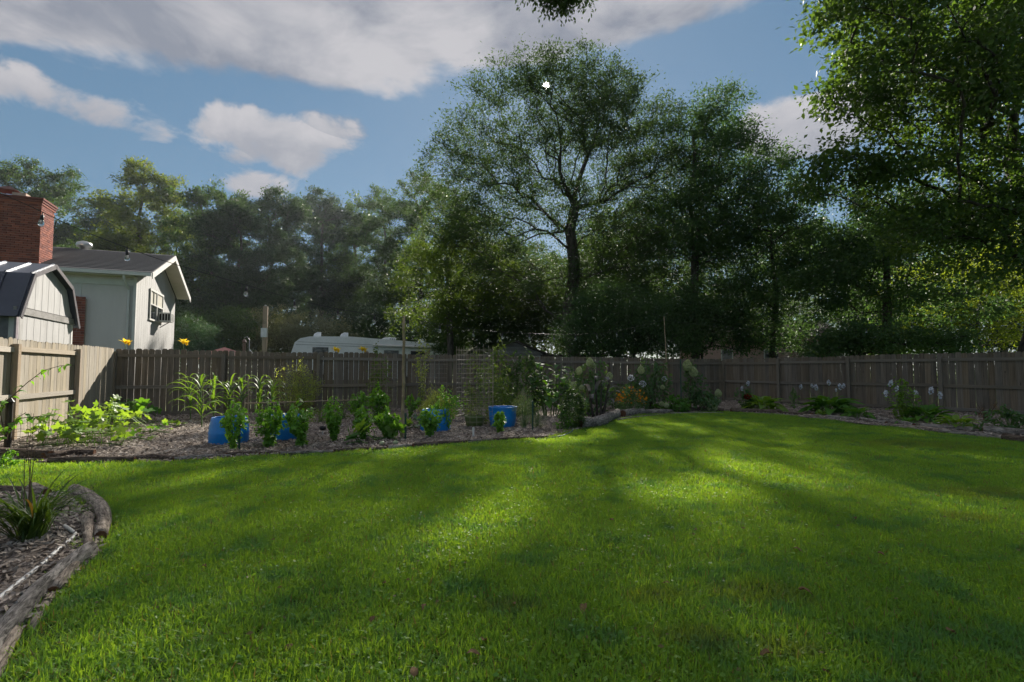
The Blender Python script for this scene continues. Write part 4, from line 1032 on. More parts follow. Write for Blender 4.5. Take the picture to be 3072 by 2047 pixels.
# the wood carries on as one mass
def woodland():
    rng = np.random.default_rng(77); n = 5200
    a = rng.uniform(-1.25, 1.25, n); d = rng.uniform(64, 92, n)
    x = np.sin(a) * d; y = np.cos(a) * d; hmax = 12 + 4.5 * np.clip(a * 3, -1, 1) + 2.5 * np.sin(a * 9) + 2 * np.sin(a * 23 + 1)
    z = rng.random(n) ** .8 * hmax
    T = np.column_stack([x, y, z]); dr = rng.normal(size=(n, 3))
    c, ax, l, w = leaves_for(T, dr, rng, 34, 2.2, .42, .55, .2)
    c[:, 2] = np.abs(c[:, 2])
    v, f_ = leaf_cloud(c, ax, l, w, rng)
    tag(link('woodland', np_mesh('woodland', v, f_, L_blue)), 'far dim woodland closing the view behind the trees', 'woodland', kind='stuff')
woodland()

# ================================================================== garden plants: shared leaf shapes
def grid_leaf(name, mat, L, prof, arch, fold=.12, petiole=0., rows=7, wave=0., seed=0, pr=.006):
    """a leaf along +Y, curving down; prof(t) = half width, arch = drop at the tip as a share of L; petiole = bare stalk before it"""
    rnd = random.Random(seed); b = MB(); vs = []; fs = []
    for i in range(rows):
        t = i / (rows - 1); w = prof(t)
        y = petiole + L * (t - .1 * arch * t * t); z = -arch * L * t * t + .06 * L * math.sin(t * 3)
        for sx in (-1, 0, 1):
            vs.append((sx * w, y + rnd.uniform(-wave, wave) * abs(sx), z + abs(sx) * w * fold * 2 + rnd.uniform(-wave, wave)))
    for i in range(rows - 1):
        for j in (0, 1):
            a = i * 3 + j; fs.append((a, a + 1, a + 4, a + 3))
    b.add(vs, fs)
    if petiole: b.tube([(0, 0, 0), (0, petiole + .02, -.002)], pr, 3, cap=False)
    return b.mesh(name, mat, True)
def blade_mesh(name, mat, L, w, arch, seed=0, rows=8, up=1.):
    """a strap leaf rising along +Z and arching over towards +Y"""
    rnd = random.Random(seed); vs = []; fs = []
    ang = .12 + rnd.uniform(0, .12); y = z = 0.; tw = rnd.uniform(-.5, .5)
    for i in range(rows):
        t = i / (rows - 1); hw = w * (.55 + .9 * t if t < .4 else .92 * (1 - ((t - .4) / .6) ** 1.7)) * .5 + .0006
        c, s_ = math.cos(tw * t), math.sin(tw * t)
        for sx in (-1, 0, 1): vs.append((sx * hw * c, y + sx * hw * s_, z + (abs(sx) * hw * .45)))
        st = L / (rows - 1); a = ang + arch * t ** 1.4 * 2.2; y += math.sin(a) * st; z += math.cos(a) * st * up
    for i in range(rows - 1):
        for j in (0, 1): a = i * 3 + j; fs.append((a, a + 1, a + 4, a + 3))
    return MB().add(vs, fs).mesh(name, mat, True)
oval = lambda W, k=.75: (lambda t: W * (math.sin(math.pi * min(1, t ** k)) ** .8 if 0 < t < 1 else .02))
def lobed_leaf(name, mat, R, seed=0, stalk=1.):
    rnd = random.Random(seed); n = 20; vs = [(0, 0, 0)]
    for i in range(n):
        a = 2 * math.pi * i / n; r = R * (.78 + .22 * math.cos(5 * a) * (1 if math.cos(a) > -.8 else .4)) * rnd.uniform(.93, 1.05)
        if abs(a - math.pi) < .25: r *= .45
        vs.append((r * math.sin(a), r * math.cos(a), R * .2 * abs(math.cos(2.5 * a)) + rnd.uniform(-.04, .05) * R - .12 * R * max(0, math.cos(a))))
    b = MB().add(vs, [(0, 1 + i, 1 + (i + 1) % n) for i in range(n)])
    b.tube([(0, 0, 0), (0, -.15 * R, -stalk * .5), (0, -.1 * R, -stalk)], .007, 3, cap=False)
    return b.mesh(name, mat, True)
def place(parent, me, pos, az, tilt, sc=1., roll=0., name='leaf'):
    return link(name, me, parent, Matrix.Translation(pos) @ Matrix.Rotation(-az, 4, 'Z') @ Matrix.Rotation(tilt, 4, 'X') @ Matrix.Rotation(roll, 4, 'Y') @ Matrix.Scale(sc, 4))

def kpx(py): return F / G(CX, py).y
# ------------------------------------------------------------------ bushy plants
def bush(name, label, cat, px, py, top, wid, prof, n, L, wr, mat, seed, stems=5, group=None, stem=M_stemg, droop=.3, up=.6, out=.7, flat=1., depth=None, hollow=.25):
    rng = np.random.default_rng(seed); b = G(px, py); k = KY(b.y); h = (py - top) / k; r = wid / 2 / k
    t = thing(name, tuple(b), label, cat, group)
    ts = rng.random(n) ** .9; rad = np.interp(ts, [q[0] for q in prof], [q[1] for q in prof]) * r
    # leaves sit in clumps
    ncl = max(8, n // 14); ca = rng.uniform(0, 6.283, ncl); ct = rng.random(ncl); cr_ = np.sqrt(rng.uniform(hollow, 1, ncl))
    ph = rng.uniform(0, 6.28, 3); own = rng.integers(0, ncl, n); a = ca[own] + rng.normal(0, .4, n); tt = np.clip(ct[own] + rng.normal(0, .07, n), .02, 1.04)
    rr = np.interp(tt, [q[0] for q in prof], [q[1] for q in prof]) * r * np.clip(cr_[own] + rng.normal(0, .12, n), 0, 1.15)
    lob = 1 + .26 * np.sin(2 * a + ph[0]) + .2 * np.sin(3 * a + ph[1]) + rng.normal(0, .12, ncl)[own]; tall = 1 + .13 * np.sin(2 * a + ph[2]) + .09 * np.sin(5 * a + ph[0]) + rng.normal(0, .07, ncl)[own]
    lx, ly = rng.normal(0, .12, 2) * r
    c = np.stack([np.cos(a) * rr * lob + lx * tt, np.sin(a) * rr * flat * lob + ly * tt, tt * h * tall], 1)
    ax = np.stack([np.cos(a) * out, np.sin(a) * out, np.full(n, -droop)], 1) + rng.normal(size=(n, 3)) * .55
    l = L * rng.uniform(.6, 1.3, n)
    v, f_ = leaf_cloud(c, ax, l, l * wr * rng.uniform(.85, 1.15, n), rng, up=up)
    sm = MB(); rn = random.Random(seed)
    for i in range(stems):
        q = 2 * math.pi * i / stems + rn.random(); e = np.interp(.8, [z[0] for z in prof], [z[1] for z in prof]) * r * rn.uniform(.2, .75)
        sm.tube([b + Vector((math.cos(q) * .02, math.sin(q) * .02, -.01)), b + Vector((math.cos(q) * e * .4, math.sin(q) * e * .4, h * .45)), b + Vector((math.cos(q) * e, math.sin(q) * e, h * .88))], [.008, .006, .003], 4)
    sm.build('stem', stem, t)
    o = link('foliage', np_mesh('foliage', v, f_, mat), t); o['kind'] = 'stuff'
    return t, b, h, r
VASE = [(0, .18), (.25, .5), (.6, .9), (.8, 1.), (.95, .7), (1.05, .25)]
BALL = [(0, .45), (.3, .95), (.6, 1.), (.85, .75), (1.05, .2)]
TALL = [(0, .5), (.3, .9), (.7, .9), (1.05, .4)]
BS = 'basil plants in the vegetable bed'
for i, (px, py, top, wd, lb) in enumerate((
        (700, 1352, 1226, 80, 'bushy basil plant in front of the leftmost blue planter'), (806, 1344, 1230, 76, 'bushy basil plant covering the left side of the second blue planter'),
        (905, 1341, 1220, 76, 'bushy basil plant just right of the second blue planter'), (1003, 1325, 1218, 64, 'narrow basil plant beside the small sprinkler'),
        (1075, 1268, 1188, 56, 'basil plant at the end of the horizontal bamboo pole'), (1134, 1264, 1176, 62, 'tall basil plant close to the fence, left of the bamboo pole'),
        (1088, 1322, 1238, 62, 'basil plant behind the broad dark squash leaves'), (1167, 1318, 1240, 60, 'basil plant left of the bamboo pole foot'),
        (1234, 1254, 1190, 34, 'slim basil plant right behind the bamboo pole'), (1336, 1294, 1192, 76, 'large basil plant right of the half hidden blue planter'),
        (1290, 1313, 1240, 56, 'basil plant in front of the half hidden blue planter'), (1500, 1300, 1246, 40, 'tiny basil plant in front of the rightmost blue planter'))):
    bush('basil_plant', lb, 'basil', px, py, top, wd, [(0, .12 + .1 * (i % 3)), (.22, .3 + .12 * (i % 2)), (.55, .75 + .1 * (i % 3)), (.78, 1.), (.95, .75), (1.05, .3)], (760 if wd > 50 else 330) + 60 * (i % 4), .072 + .008 * (i % 3), .6, L_bas, 300 + i, 6, BS, droop=.45, up=1.)
bush('feathery_bush', 'yellow-green feathery bush in front of the grey fence', 'bush', 905, 1240, 1112, 122, VASE, 4200, .075, .2, L_fern, 330, 9, droop=-.5, up=.2)
bush('spiky_herb', 'dense green herb clump with pale flower spikes', 'herb', 1316, 1268, 1190, 108, BALL, 3400, .07, .18, L_fern, 331, 8, droop=-.8, up=.2)
t_, b_, h_, r_ = bush('spiky_herb', 'pale seed spikes standing above the herb clump', 'herb', 1316, 1270, 1168, 110, VASE, 300, .07, .1, L_fern, 332, 22, droop=-1.2, out=.2)
bush('tomato_plant', 'sparse tomato plant tied up left of the bamboo pole', 'tomato plant', 1135, 1240, 1062, 70, TALL, 700, .095, .45, L_tom, 333, 4, 'staked tomato plants', droop=.4)
bush('tomato_plant', 'pale topped tomato plant just right of the bamboo pole', 'tomato plant', 1264, 1238, 1052, 54, [(0, .2), (.45, .35), (.7, 1.), (1.05, .6)], 560, .095, .42, L_fern, 334, 4, 'staked tomato plants', droop=.3)
bush('tomato_plant', 'tomato plant climbing inside the tall wire cage', 'tomato plant', 1440, 1275, 1080, 96, TALL, 600, .09, .42, L_tom, 335, 5, 'staked tomato plants', droop=.4)
bush('tomato_plant', 'tomato plant growing right of the tall wire cage', 'tomato plant', 1485, 1258, 1062, 76, TALL, 900, .095, .42, L_tom, 336, 5, 'staked tomato plants', droop=.5)
bush('dark_bush', 'dark leafy bush between wire cage and tall leafy plant', 'bush', 1560, 1246, 1085, 150, TALL, 1700, .13, .45, L_mid, 337, 7, droop=.6)
bush('pepper_plant', 'wilting pepper plant rising out of the rightmost blue planter', 'plant', 1520, 1262, 1178, 90, VASE, 460, .11, .5, L_tom, 338, 5, droop=.8)
bush('rosemary_bush', 'tall grey-green rosemary bush right of the rightmost blue planter', 'bush', 1572, 1286, 1190, 56, VASE, 2600, .045, .14, L_lav, 339, 9, droop=-1., up=.2)
bush('rosemary_bush', 'low grey-green rosemary mound beside the green post', 'bush', 1612, 1284, 1230, 56, BALL, 1900, .04, .14, L_lav, 340, 9, droop=-1., up=.2)
bush('leafy_bush', 'rounded mid-green bush at the tip of the curved log', 'bush', 1716, 1286, 1180, 92, BALL, 1250, .09, .34, L_mid, 341, 8, droop=.3)
bush('leafy_bush', 'low dark greenery at the foot of the rounded bush', 'bush', 1690, 1290, 1240, 50, BALL, 260, .07, .4, L_host, 342, 4, droop=.3)
bush('fern_tuft', 'small ferny tuft in the bed between two hostas', 'fern', 2382, 1228, 1168, 30, TALL, 220, .09, .2, L_host, 343, 4, droop=.2)
bush('golden_shrub', 'upright yellow-green shrub between the white hosta flowers', 'shrub', 2722, 1262, 1160, 66, TALL, 700, .1, .45, L_hostl, 344, 6, droop=.2)
bush('red_flower_plant', 'small plant with one dark red bloom beside the pale hosta', 'flower', 2238, 1232, 1172, 52, BALL, 300, .12, .55, L_hyd, 345, 5, droop=.4)
bush('weed_tuft', 'green weed tuft at the left end of the log edging', 'weed', 10, 1402, 1362, 70, BALL, 260, .05, .55, L_bas, 346, 4, droop=.2)
bush('dry_twig_plant', 'bare dry twiggy plant in front of the shaded fence', 'plant', 2960, 1266, 1200, 120, VASE, 130, .05, .4, L_dry, 347, 12, stem=M_stemb)
bush('ivy_clump', 'dark trailing plant at the far right end of the bed', 'plant', 3030, 1300, 1240, 130, BALL, 420, .13, .4, L_hyd, 348, 6)
bush('leafy_bush', 'mid-green bush between tall heart-leaved plant and curved log', 'bush', 1712, 1250, 1135, 80, TALL, 800, .1, .4, L_hyd, 371, 7, droop=.4)
bush('leafy_bush', 'dark low bush behind the orange daisies', 'bush', 1850, 1228, 1160, 80, BALL, 600, .1, .45, L_hyd, 372, 6, droop=.4)
bush('weed_tuft', 'low weeds on the mulch between the basil plants and corn', 'weed', 960, 1268, 1225, 90, BALL, 420, .06, .4, L_tom, 373, 6)
bush('weed_tuft', 'thin weeds on the mulch behind the narrow basil plant', 'weed', 1030, 1258, 1215, 70, BALL, 320, .06, .4, L_tom, 374, 6)
bush('dim_plant', 'dim leafy plant against the fence behind the spiky herb', 'plant', 1400, 1248, 1160, 70, TALL, 300, .1, .4, L_tom, 349, 4)

# ------------------------------------------------------------------ hydrangeas and other flowers
def head_mesh(name, mat, rx, rz, n, seed, L=.028):
    rng = np.random.default_rng(seed); d = rng.normal(size=(n, 3)); d /= np.linalg.norm(d, axis=1, keepdims=True)
    taper = 1 - .35 * np.clip(d[:, 2], 0, 1)
    c = d * np.array([rx, rx, rz]); c[:, :2] *= taper[:, None]; ax = np.cross(d, rng.normal(size=(n, 3)))
    v, f_ = leaf_cloud(c, ax, L * rng.uniform(.7, 1.3, n), L * rng.uniform(.7, 1.2, n), rng, .15)
    # face each floret outwards
    return np_mesh(name, v, f_, mat)
HM = [head_mesh('flower_head', F_hyd, .115, .15, 620, 51, .036), head_mesh('flower_head', F_hyd, .1, .1, 480, 52, .036), head_mesh('flower_head', F_wht, .1, .09, 110, 53, .03)]
def hydrangea(label, px, py, top, wd, heads, seed, prof=TALL, n=800, mat=L_hyd):
    t, b, h, r = bush('hydrangea', label, 'hydrangea', px, py, top, wd, prof, int(n * 1.25), .115, .55, mat, seed, 7, 'hydrangeas along the fence', droop=.4, stem=M_stemb)
    rnd = random.Random(seed)
    for (hx, hy, kind, sc) in heads:
        p = D(hx, hy, b.y - r * rnd.uniform(.7, 1.05))
        o = place(t, HM[kind], p, rnd.uniform(0, 6), rnd.uniform(-.3, .3), sc * .8, name='flower_head')
        MB().tube([b + up * .05, (b + p) * .5 + up * .1, p], [.008, .006, .004], 4).build('flower_stem', M_stemg, t)
hydrangea('hydrangea with green heads behind the dying canna', 1772, 1248, 1105, 120, [(1770, 1088, 0, 1.), (1737, 1113, 0, .9), (1720, 1156, 1, 1.), (1745, 1163, 1, .85), (1829, 1128, 0, .85), (1780, 1097, 1, .8)], 350, n=950)
hydrangea('tall blue-green hydrangea between orange flowers and thin pole', 1952, 1234, 1096, 105, [(1923, 1110, 0, 1.), (1893, 1134, 2, 1.2), (1928, 1152, 2, 1.3), (1993, 1137, 2, 1.), (1988, 1162, 1, .8), (1985, 1212, 1, .9), (2004, 1222, 0, .9)], 351, n=1100)
hydrangea('narrow hydrangea with two large pale heads right of the thin pole', 2072, 1234, 1110, 56, [(2062, 1096, 0, 1.35), (2080, 1116, 0, 1.3), (2058, 1222, 0, .95)], 352, n=420)
hydrangea('low hydrangea with pale heads near the fence corner', 2115, 1234, 1180, 100, [(2155, 1180, 0, 1.), (2142, 1222, 0, 1.05), (2128, 1226, 1, .8)], 353, prof=BALL, n=650)
hydrangea('low green hydrangea at the foot of the thin pole', 2025, 1238, 1196, 80, [(1999, 1216, 1, .9)], 354, prof=BALL, n=480, mat=L_host)
FLW = MB()
for k in range(8):
    a = 2 * math.pi * k / 8; FLW.add([(0, 0, .004), (math.cos(a - .3) * .028, math.sin(a - .3) * .028, .006), (math.cos(a) * .05, math.sin(a) * .05, -.004), (math.cos(a + .3) * .028, math.sin(a + .3) * .028, .006)], [(0, 1, 2, 3)])
FLW = FLW.mesh('flower', F_org)
t, b, h, r = bush('orange_daisy', 'clump of orange daisies in front of the tall hydrangea', 'flowers', 1892, 1242, 1172, 92, BALL, 800, .1, .35, L_hyd, 360, 10)
rnd = random.Random(5)
for i in range(95):
    a = rnd.uniform(0, 6.28); q = rnd.random() ** .7; rr = r * 1.12 * math.sqrt(rnd.random()); z = h * (.5 + .68 * q) * (1 - .3 * (rr / r) ** 2)
    place(t, FLW, b + Vector((math.cos(a) * rr, math.sin(a) * rr * .8, z)), rnd.uniform(0, 6), rnd.uniform(.3, 1.3), rnd.uniform(.7, 1.05), name='flower')
RF = D(2243, 1190, G(2238, 1232).y - .15)
rf = bpy.data.objects['red_flower_plant']; place(rf, head_mesh('flower_head', F_red, .1, .08, 120, 61, .05), RF, 0, 0, 1, name='flower_head')

# day lilies looking over the fence
PET = grid_leaf('petal', F_yel, .15, oval(.036), .35, .2, 0, 6, .004, 3)
def lily(label, px, py, seed):
    dep = (FA + (FC - FA).normalized() * s_of(px, FA, FC)).y + .35
    p = D(px, py, dep); b = Vector((p.x + .05, p.y, 0)); rnd = random.Random(seed)
    t = thing('lily', tuple(b), label, 'lily', 'yellow lilies behind the grey fence')
    MB().tube([b, b + up * p.z * .6 + Vector((.02, 0, 0)), p], [.012, .01, .007], 5).build('stem', M_stemg, t)
    az0 = rnd.uniform(0, 6)
    for k in range(6): place(t, PET, p, az0 + k * 1.047, 1.3 - .35 * (k % 2), 1.35, rnd.uniform(-.2, .2), name='petal')
    for k in range(6): place(t, PET, p + Vector((.09, 0, -.03)), az0 + .5 + k * 1.047, 1.3, 1.15, name='petal')
    for k in range(5):
        z = p.z * (.35 + .12 * k); MB().tube([b + up * z, b + Vector((rnd.uniform(-.15, .15), rnd.uniform(-.1, .1), z + .12))], [.006, .001], 3).build('bud', M_stemg, t)
lily('yellow lily poking over the fence beside the house corner', 376, 1034, 1)
lily('yellow lily poking over the fence right of the house', 550, 1034, 2)
lily('yellow lily poking over the fence below the trailer window', 1006, 1056, 3)
lily('yellow lily poking over the fence left of the trailer awning', 1087, 1055, 4)

# ------------------------------------------------------------------ hostas
HOS = [grid_leaf('leaf', m, .3, oval(.085, .7), .55, .2, .16, 7, .003, s) for m in (L_host, L_hostl) for s in (1, 2)]
BELL = head_mesh('blossom', F_wht, .05, .11, 46, 71, .05)
def hosta(label, px, py, wd, hpx, pale, scapes, seed, n=34):
    b = G(px, py); k = KY(b.y); r = wd / 2 / k; h = hpx / k; rnd = random.Random(seed)
    t = thing('hosta', tuple(b), label, 'hosta', 'hostas in front of the shaded fence')
    for i in range(n):
        f_ = (i + .5) / n; az = i * 2.39996 + rnd.uniform(-.3, .3)
        tilt = math.radians(72 - 62 * f_ + rnd.uniform(-8, 8)); sc = r / .42 * rnd.uniform(.75, 1.05) * (.75 + .3 * f_)
        zf = min(1., h / (r * 1.0 + 1e-6))
        place(t, HOS[2 * pale + i % 2], b + Vector((math.sin(az) * r * .12, math.cos(az) * r * .12, h * .22 * (1 - f_))), az, tilt * zf ** .5, sc, rnd.uniform(-.3, .3))
    for (sx, sy, sc) in scapes:
        p = D(sx, sy, b.y - rnd.uniform(-.2, .3))
        MB().tube([b + up * .1, (b + p) * .5 + up * .12, p + up * .03], [.006, .005, .003], 4).build('flower_stalk', M_stemg, t)
        place(t, BELL, p, rnd.uniform(0, 6), rnd.uniform(-.35, .35), sc * .75, name='blossom')
    return t
hosta('pale lime hosta with two white flower spikes near the fence corner', 2290, 1234, 125, 50, 1, [(2226, 1165, .9), (2244, 1150, 1.)], 80, 40)
hosta('wide dark green hosta with many white flower spikes', 2490, 1243, 165, 58, 0, [(2402, 1161, .9), (2436, 1158, .8), (2448, 1162, 1.1), (2486, 1148, 1.), (2508, 1170, .6), (2520, 1160, 1.1), (2531, 1158, .9)], 81, 46)
hosta('low dark hosta tucked against the wide dark hosta', 2575, 1257, 100, 40, 0, [], 82, 26)
hosta('dark hosta with white flower spikes right of the golden shrub', 2785, 1266, 135, 62, 0, [(2658, 1180, 1.), (2672, 1150, 1.), (2690, 1166, .9), (2748, 1180, 1.), (2793, 1172, 1.15), (2820, 1186, 1.1)], 83, 40)
hosta('small dark hosta at the foot of the golden shrub', 2722, 1276, 70, 28, 0, [], 84, 18)
hosta('pale lime hosta by itself near the right end of the bed', 2868, 1288, 118, 48, 1, [], 85, 28)
hosta('small green hosta at the corner of the split log edging', 2462, 1248, 46, 24, 1, [], 86, 14)

# ------------------------------------------------------------------ corn
CLF = [blade_mesh('leaf', L_corn, .68, .075, a, s) for s, a in ((1, .85), (2, 1.05), (3, 1.3))]
def corn(label, px, py, top, seed, n=17):
    b = G(px, py); h = (py - top) / KY(b.y) * .78; rnd = random.Random(seed); t = thing('corn_stalk', tuple(b), label, 'corn', 'corn stalks at the back of the bed')
    ln = Vector((rnd.uniform(-.05, .05), rnd.uniform(-.05, .05), 0))
    MB().tube([b - up * .01, b + ln * .5 + up * h * .5, b + ln + up * h], [.014, .012, .007], 6).build('stalk', M_stemg, t)
    az = rnd.uniform(0, 6)
    for i in range(n):
        f_ = .2 + .8 * (i / (n - 1)); az += math.pi + rnd.uniform(-.7, .7)
        place(t, rnd.choice(CLF), b + ln * f_ + up * h * f_, az, -rnd.uniform(.15, .75) * (1.25 - f_), rnd.uniform(.65, 1.) * (1 if f_ < .9 else .8))
for i, (px, py, tp, lb) in enumerate(((572, 1262, 1125, 'corn stalk at the left end of the row'), (606, 1284, 1108, 'tallest corn stalk, nearest to the lawn'), (640, 1264, 1118, 'corn stalk right behind the tallest stalk'),
                                      (684, 1258, 1128, 'corn stalk near the fence above the leftmost blue planter'), (724, 1256, 1120, 'corn stalk just left of the thin bamboo stake'),
                                      (775, 1262, 1118, 'corn stalk just right of the thin bamboo stake'), (815, 1258, 1130, 'corn stalk at the right end of the row'))):
    corn(lb, px, py, tp, 90 + i)

# ------------------------------------------------------------------ squash, melon and other big leaved vines
SQL = [lobed_leaf('leaf', L_sq, .13, s, 1.) for s in (1, 2, 3)]
SQD = [lobed_leaf('leaf', L_host, .14, s, 1.) for s in (4, 5)]
def patch(name, label, cat, cpx, n, hmax, meshes, seed, sc=(.7, 1.2), tilt=.5):
    """vine: leaves on stalks over an elliptical patch; cpx = list of (px,py,rx_m,ry_m)"""
    rnd = random.Random(seed); b = G(cpx[0][0], cpx[0][1]); t = thing(name, tuple(b), label, cat)
    for i in range(n):
        c = cpx[i % len(cpx)]; o = G(c[0], c[1]); a = rnd.uniform(0, 6.28); q = math.sqrt(rnd.random())
        z = hmax * (c[4] if len(c) > 4 else 1) * (1 - .75 * q * q) * rnd.uniform(.55, 1.05) + .05
        p = o + Vector((math.cos(a) * q * c[2], math.sin(a) * q * c[3], z)); s = rnd.uniform(*sc)
        link('leaf', rnd.choice(meshes), t, Matrix.Translation(p) @ Matrix.Rotation(rnd.uniform(0, 6.28), 4, 'Z') @ Matrix.Rotation(rnd.gauss(.4, tilt), 4, 'X') @ Matrix.Diagonal((s, s, s if z > s else z, 1)))
    v = MB()
    for c in cpx:
        o = G(c[0], c[1]); v.tube([o + Vector((-c[2] * .8, -.1, .03)), o + Vector((0, .1, .05)), o + Vector((c[2] * .8, -.05, .03))], .012, 5)
    v.build('vine', M_stemg, t)
    return t
patch('squash_plant', 'sunlit squash plant sprawling below the pale fence', 'squash', [(215, 1322, .75, .45), (300, 1310, .75, .5), (350, 1285, .6, .5), (255, 1338, .8, .25, .6), (330, 1250, .5, .5)], 210, .62, SQL, 400, (.5, .95), .65)
patch('pumpkin_plant', 'dark green pumpkin plant in the shaded fence corner', 'pumpkin', [(420, 1270, .6, .5), (380, 1262, .4, .5)], 38, .48, SQD, 401)
patch('melon_vine', 'low melon vine creeping right of the squash plant', 'melon vine', [(450, 1302, .5, .2), (500, 1282, .4, .2), (400, 1325, .4, .2)], 55, .1, SQL[:2] + SQD[:1], 402, (.3, .6))
patch('squash_plant', 'small squash with big flat leaves left of the bamboo pole', 'squash', [(1075, 1335, .2, .1), (1100, 1318, .3, .12), (1160, 1322, .25, .12)], 13, .36, SQD + SQL[:1], 403, (.9, 1.35), .8)
patch('squash_plant', 'yellowing squash leaves on the ground right of the bamboo pole', 'squash', [(1240, 1290, .25, .2), (1265, 1280, .3, .2)], 20, .2, SQL[:1] + [lobed_leaf('leaf', L_dry, .12, 9, 1.), lobed_leaf('leaf', L_lav, .13, 8, 1.)], 404, (.6, .9), .8)
# tall plant with large heart shaped leaves
TLF = [grid_leaf('leaf', m, .26, oval(.1, .6), .5, .15, .12, 6, .006, 5) for m in (L_host, L_hyd)]
b = G(1650, 1248); tp = thing('sunflower_plant', tuple(b), 'tall plant with large heart-shaped leaves beside the dark bush', 'sunflower'); rnd = random.Random(8)
for i in range(8):
    x = rnd.uniform(-.4, .4); h = rnd.uniform(.8, 1.45); q = b + Vector((x * .5, rnd.uniform(-.15, .15), 0)); e = q + Vector((x * .7 - .05, rnd.uniform(-.1, .1), h))
    MB().tube([q, (q + e) / 2 + Vector((.03, 0, 0)), e], [.018, .014, .008], 6).build('stalk', M_stemg, tp)
    az = rnd.uniform(0, 6)
    for k in range(9):
        f_ = .3 + .7 * k / 8; az += 2.4; place(tp, TLF[(i + k) % 2], q + (e - q) * f_, az, rnd.uniform(-.2, .5), rnd.uniform(.9, 1.35) * (1.15 - .3 * f_))
# dying canna
b = G(1797, 1264); cn_ = thing('canna_plant', tuple(b), 'dying canna with dark stalks and limp grey leaves', 'canna'); CAL = [blade_mesh('leaf', L_can, .5, .16, .9, 3), blade_mesh('leaf', L_can, .42, .12, 1.4, 4)]
for i, (x, h, l) in enumerate(((-.12, .75, -.1), (-.04, 1.05, -.05), (.03, .9, .03), (.09, 1., .16), (.0, .6, .25), (-.16, .5, -.3))):
    q = b + Vector((x, rnd.uniform(-.08, .08), 0)); e = q + Vector((l, 0, h))
    MB().tube([q, (q + e) / 2, e], [.03, .024, .012], 6).build('stalk', M_barkd, cn_)
    for k in range(2): place(cn_, CAL[(i + k) % 2], q + (e - q) * (.95 - .25 * k), rnd.uniform(0, 6.28), -rnd.uniform(.1, .6), rnd.uniform(.6, .95))

# climbing vine with its stake, at the left edge
vb = G(22, 1350); stk = thing('garden_stake', tuple(vb), 'dark round stake carrying the climbing vine at the left edge', 'stake')
MB().tube([vb - up * .02, vb + up * .74], .045, 8).build('post', M_barkd, stk)
MB().tube([vb + up * .74, vb + up * .8], [.06, .02], 8).build('cap', M_cable, stk)
vd = vb.y - .12
vine = thing('climbing_vine', (vb.x + .02, vb.y - .1, 0), 'climbing vine with red-tipped leaves arching across the pale fence', 'vine')
VL = [grid_leaf('leaf', m, .13, oval(.042, .6), .45, .12, .015, 6, .004, s) for m, s in ((L_host, 1), (L_bas, 2))]
canes = ([(10, 1290), (0, 1235), (25, 1200), (80, 1150), (130, 1112), (180, 1098), (222, 1096)], [(20, 1320), (30, 1270), (60, 1255), (110, 1250), (160, 1245)], [(0, 1320), (-20, 1260), (5, 1215), (20, 1195)], [(30, 1300), (50, 1255), (78, 1238)])
for ci, cl in enumerate(canes):
    pts = [D(x, y, vd + .02 * ci) for x, y in cl]; MB().tube(pts, [.008 - .005 * i / len(pts) for i in range(len(pts))], 5).build('cane', M_stemb, vine)
    for i in range(len(pts) - 1):
        for k in range(3):
            f_ = (k + .5) / 3; q = pts[i] + (pts[i + 1] - pts[i]) * f_
            place(vine, rnd.choice(VL), q, rnd.uniform(0, 6.28), -rnd.uniform(-.2, .9), rnd.uniform(.6, 1.05), rnd.uniform(-.6, .6))

# ------------------------------------------------------------------ wire cages
def cage(label, px, py, top, wd, seed, nv=16, ringstep=.1, rad=.0035, mat=M_wire):
    b = G(px, py); k = KY(b.y); h = (py - top) / k; r = wd / 2 / k; rnd = random.Random(seed)
    t = thing('wire_cage', tuple(b), label, 'wire cage', 'wire plant cages')
    for i in range(nv):
        a = 2 * math.pi * i / nv; d = Vector((math.cos(a), math.sin(a), 0)) * r
        MB().tube([b + d, b + d * rnd.uniform(.97, 1.03) + up * h], rad, 3).build('upright_wire', mat, t)
    for j in range(int(h / ringstep)):
        z = .06 + j * ringstep; n = 20
        MB().tube([b + Vector((math.cos(2 * math.pi * i / n) * r, math.sin(2 * math.pi * i / n) * r, z + rnd.uniform(-.006, .006))) for i in range(n + 1)], rad, 3, cap=False).build('ring_wire', mat, t)
cage('tall rusty wire cage standing around an olive pot', 1424, 1284, 1042, 112, 1, 18)
cage('thin wire cage around the pale topped tomato plant', 1300, 1250, 1064, 80, 2, 12, .12, .0022)
cage('thin wire cage around the sparse tomato plant', 1150, 1246, 1072, 80, 3, 12, .12, .002)
cage('small dark wire cage around the stake at the left edge', 28, 1352, 1245, 100, 4, 10, .12, .003, M_cable)
# olive pot inside the cage
p = G(1424, 1280); MBp = MB().lathe(p, [(.02, .004), (.17, .004), (.19, .05), (.22, .2), (.225, .24), (.205, .24), (.19, .06), (.0, .05)], 20)
tag(recenter(MBp.build('garden_pot', M_olive, None, True)), 'low olive green pot inside the tall wire cage', 'pot')

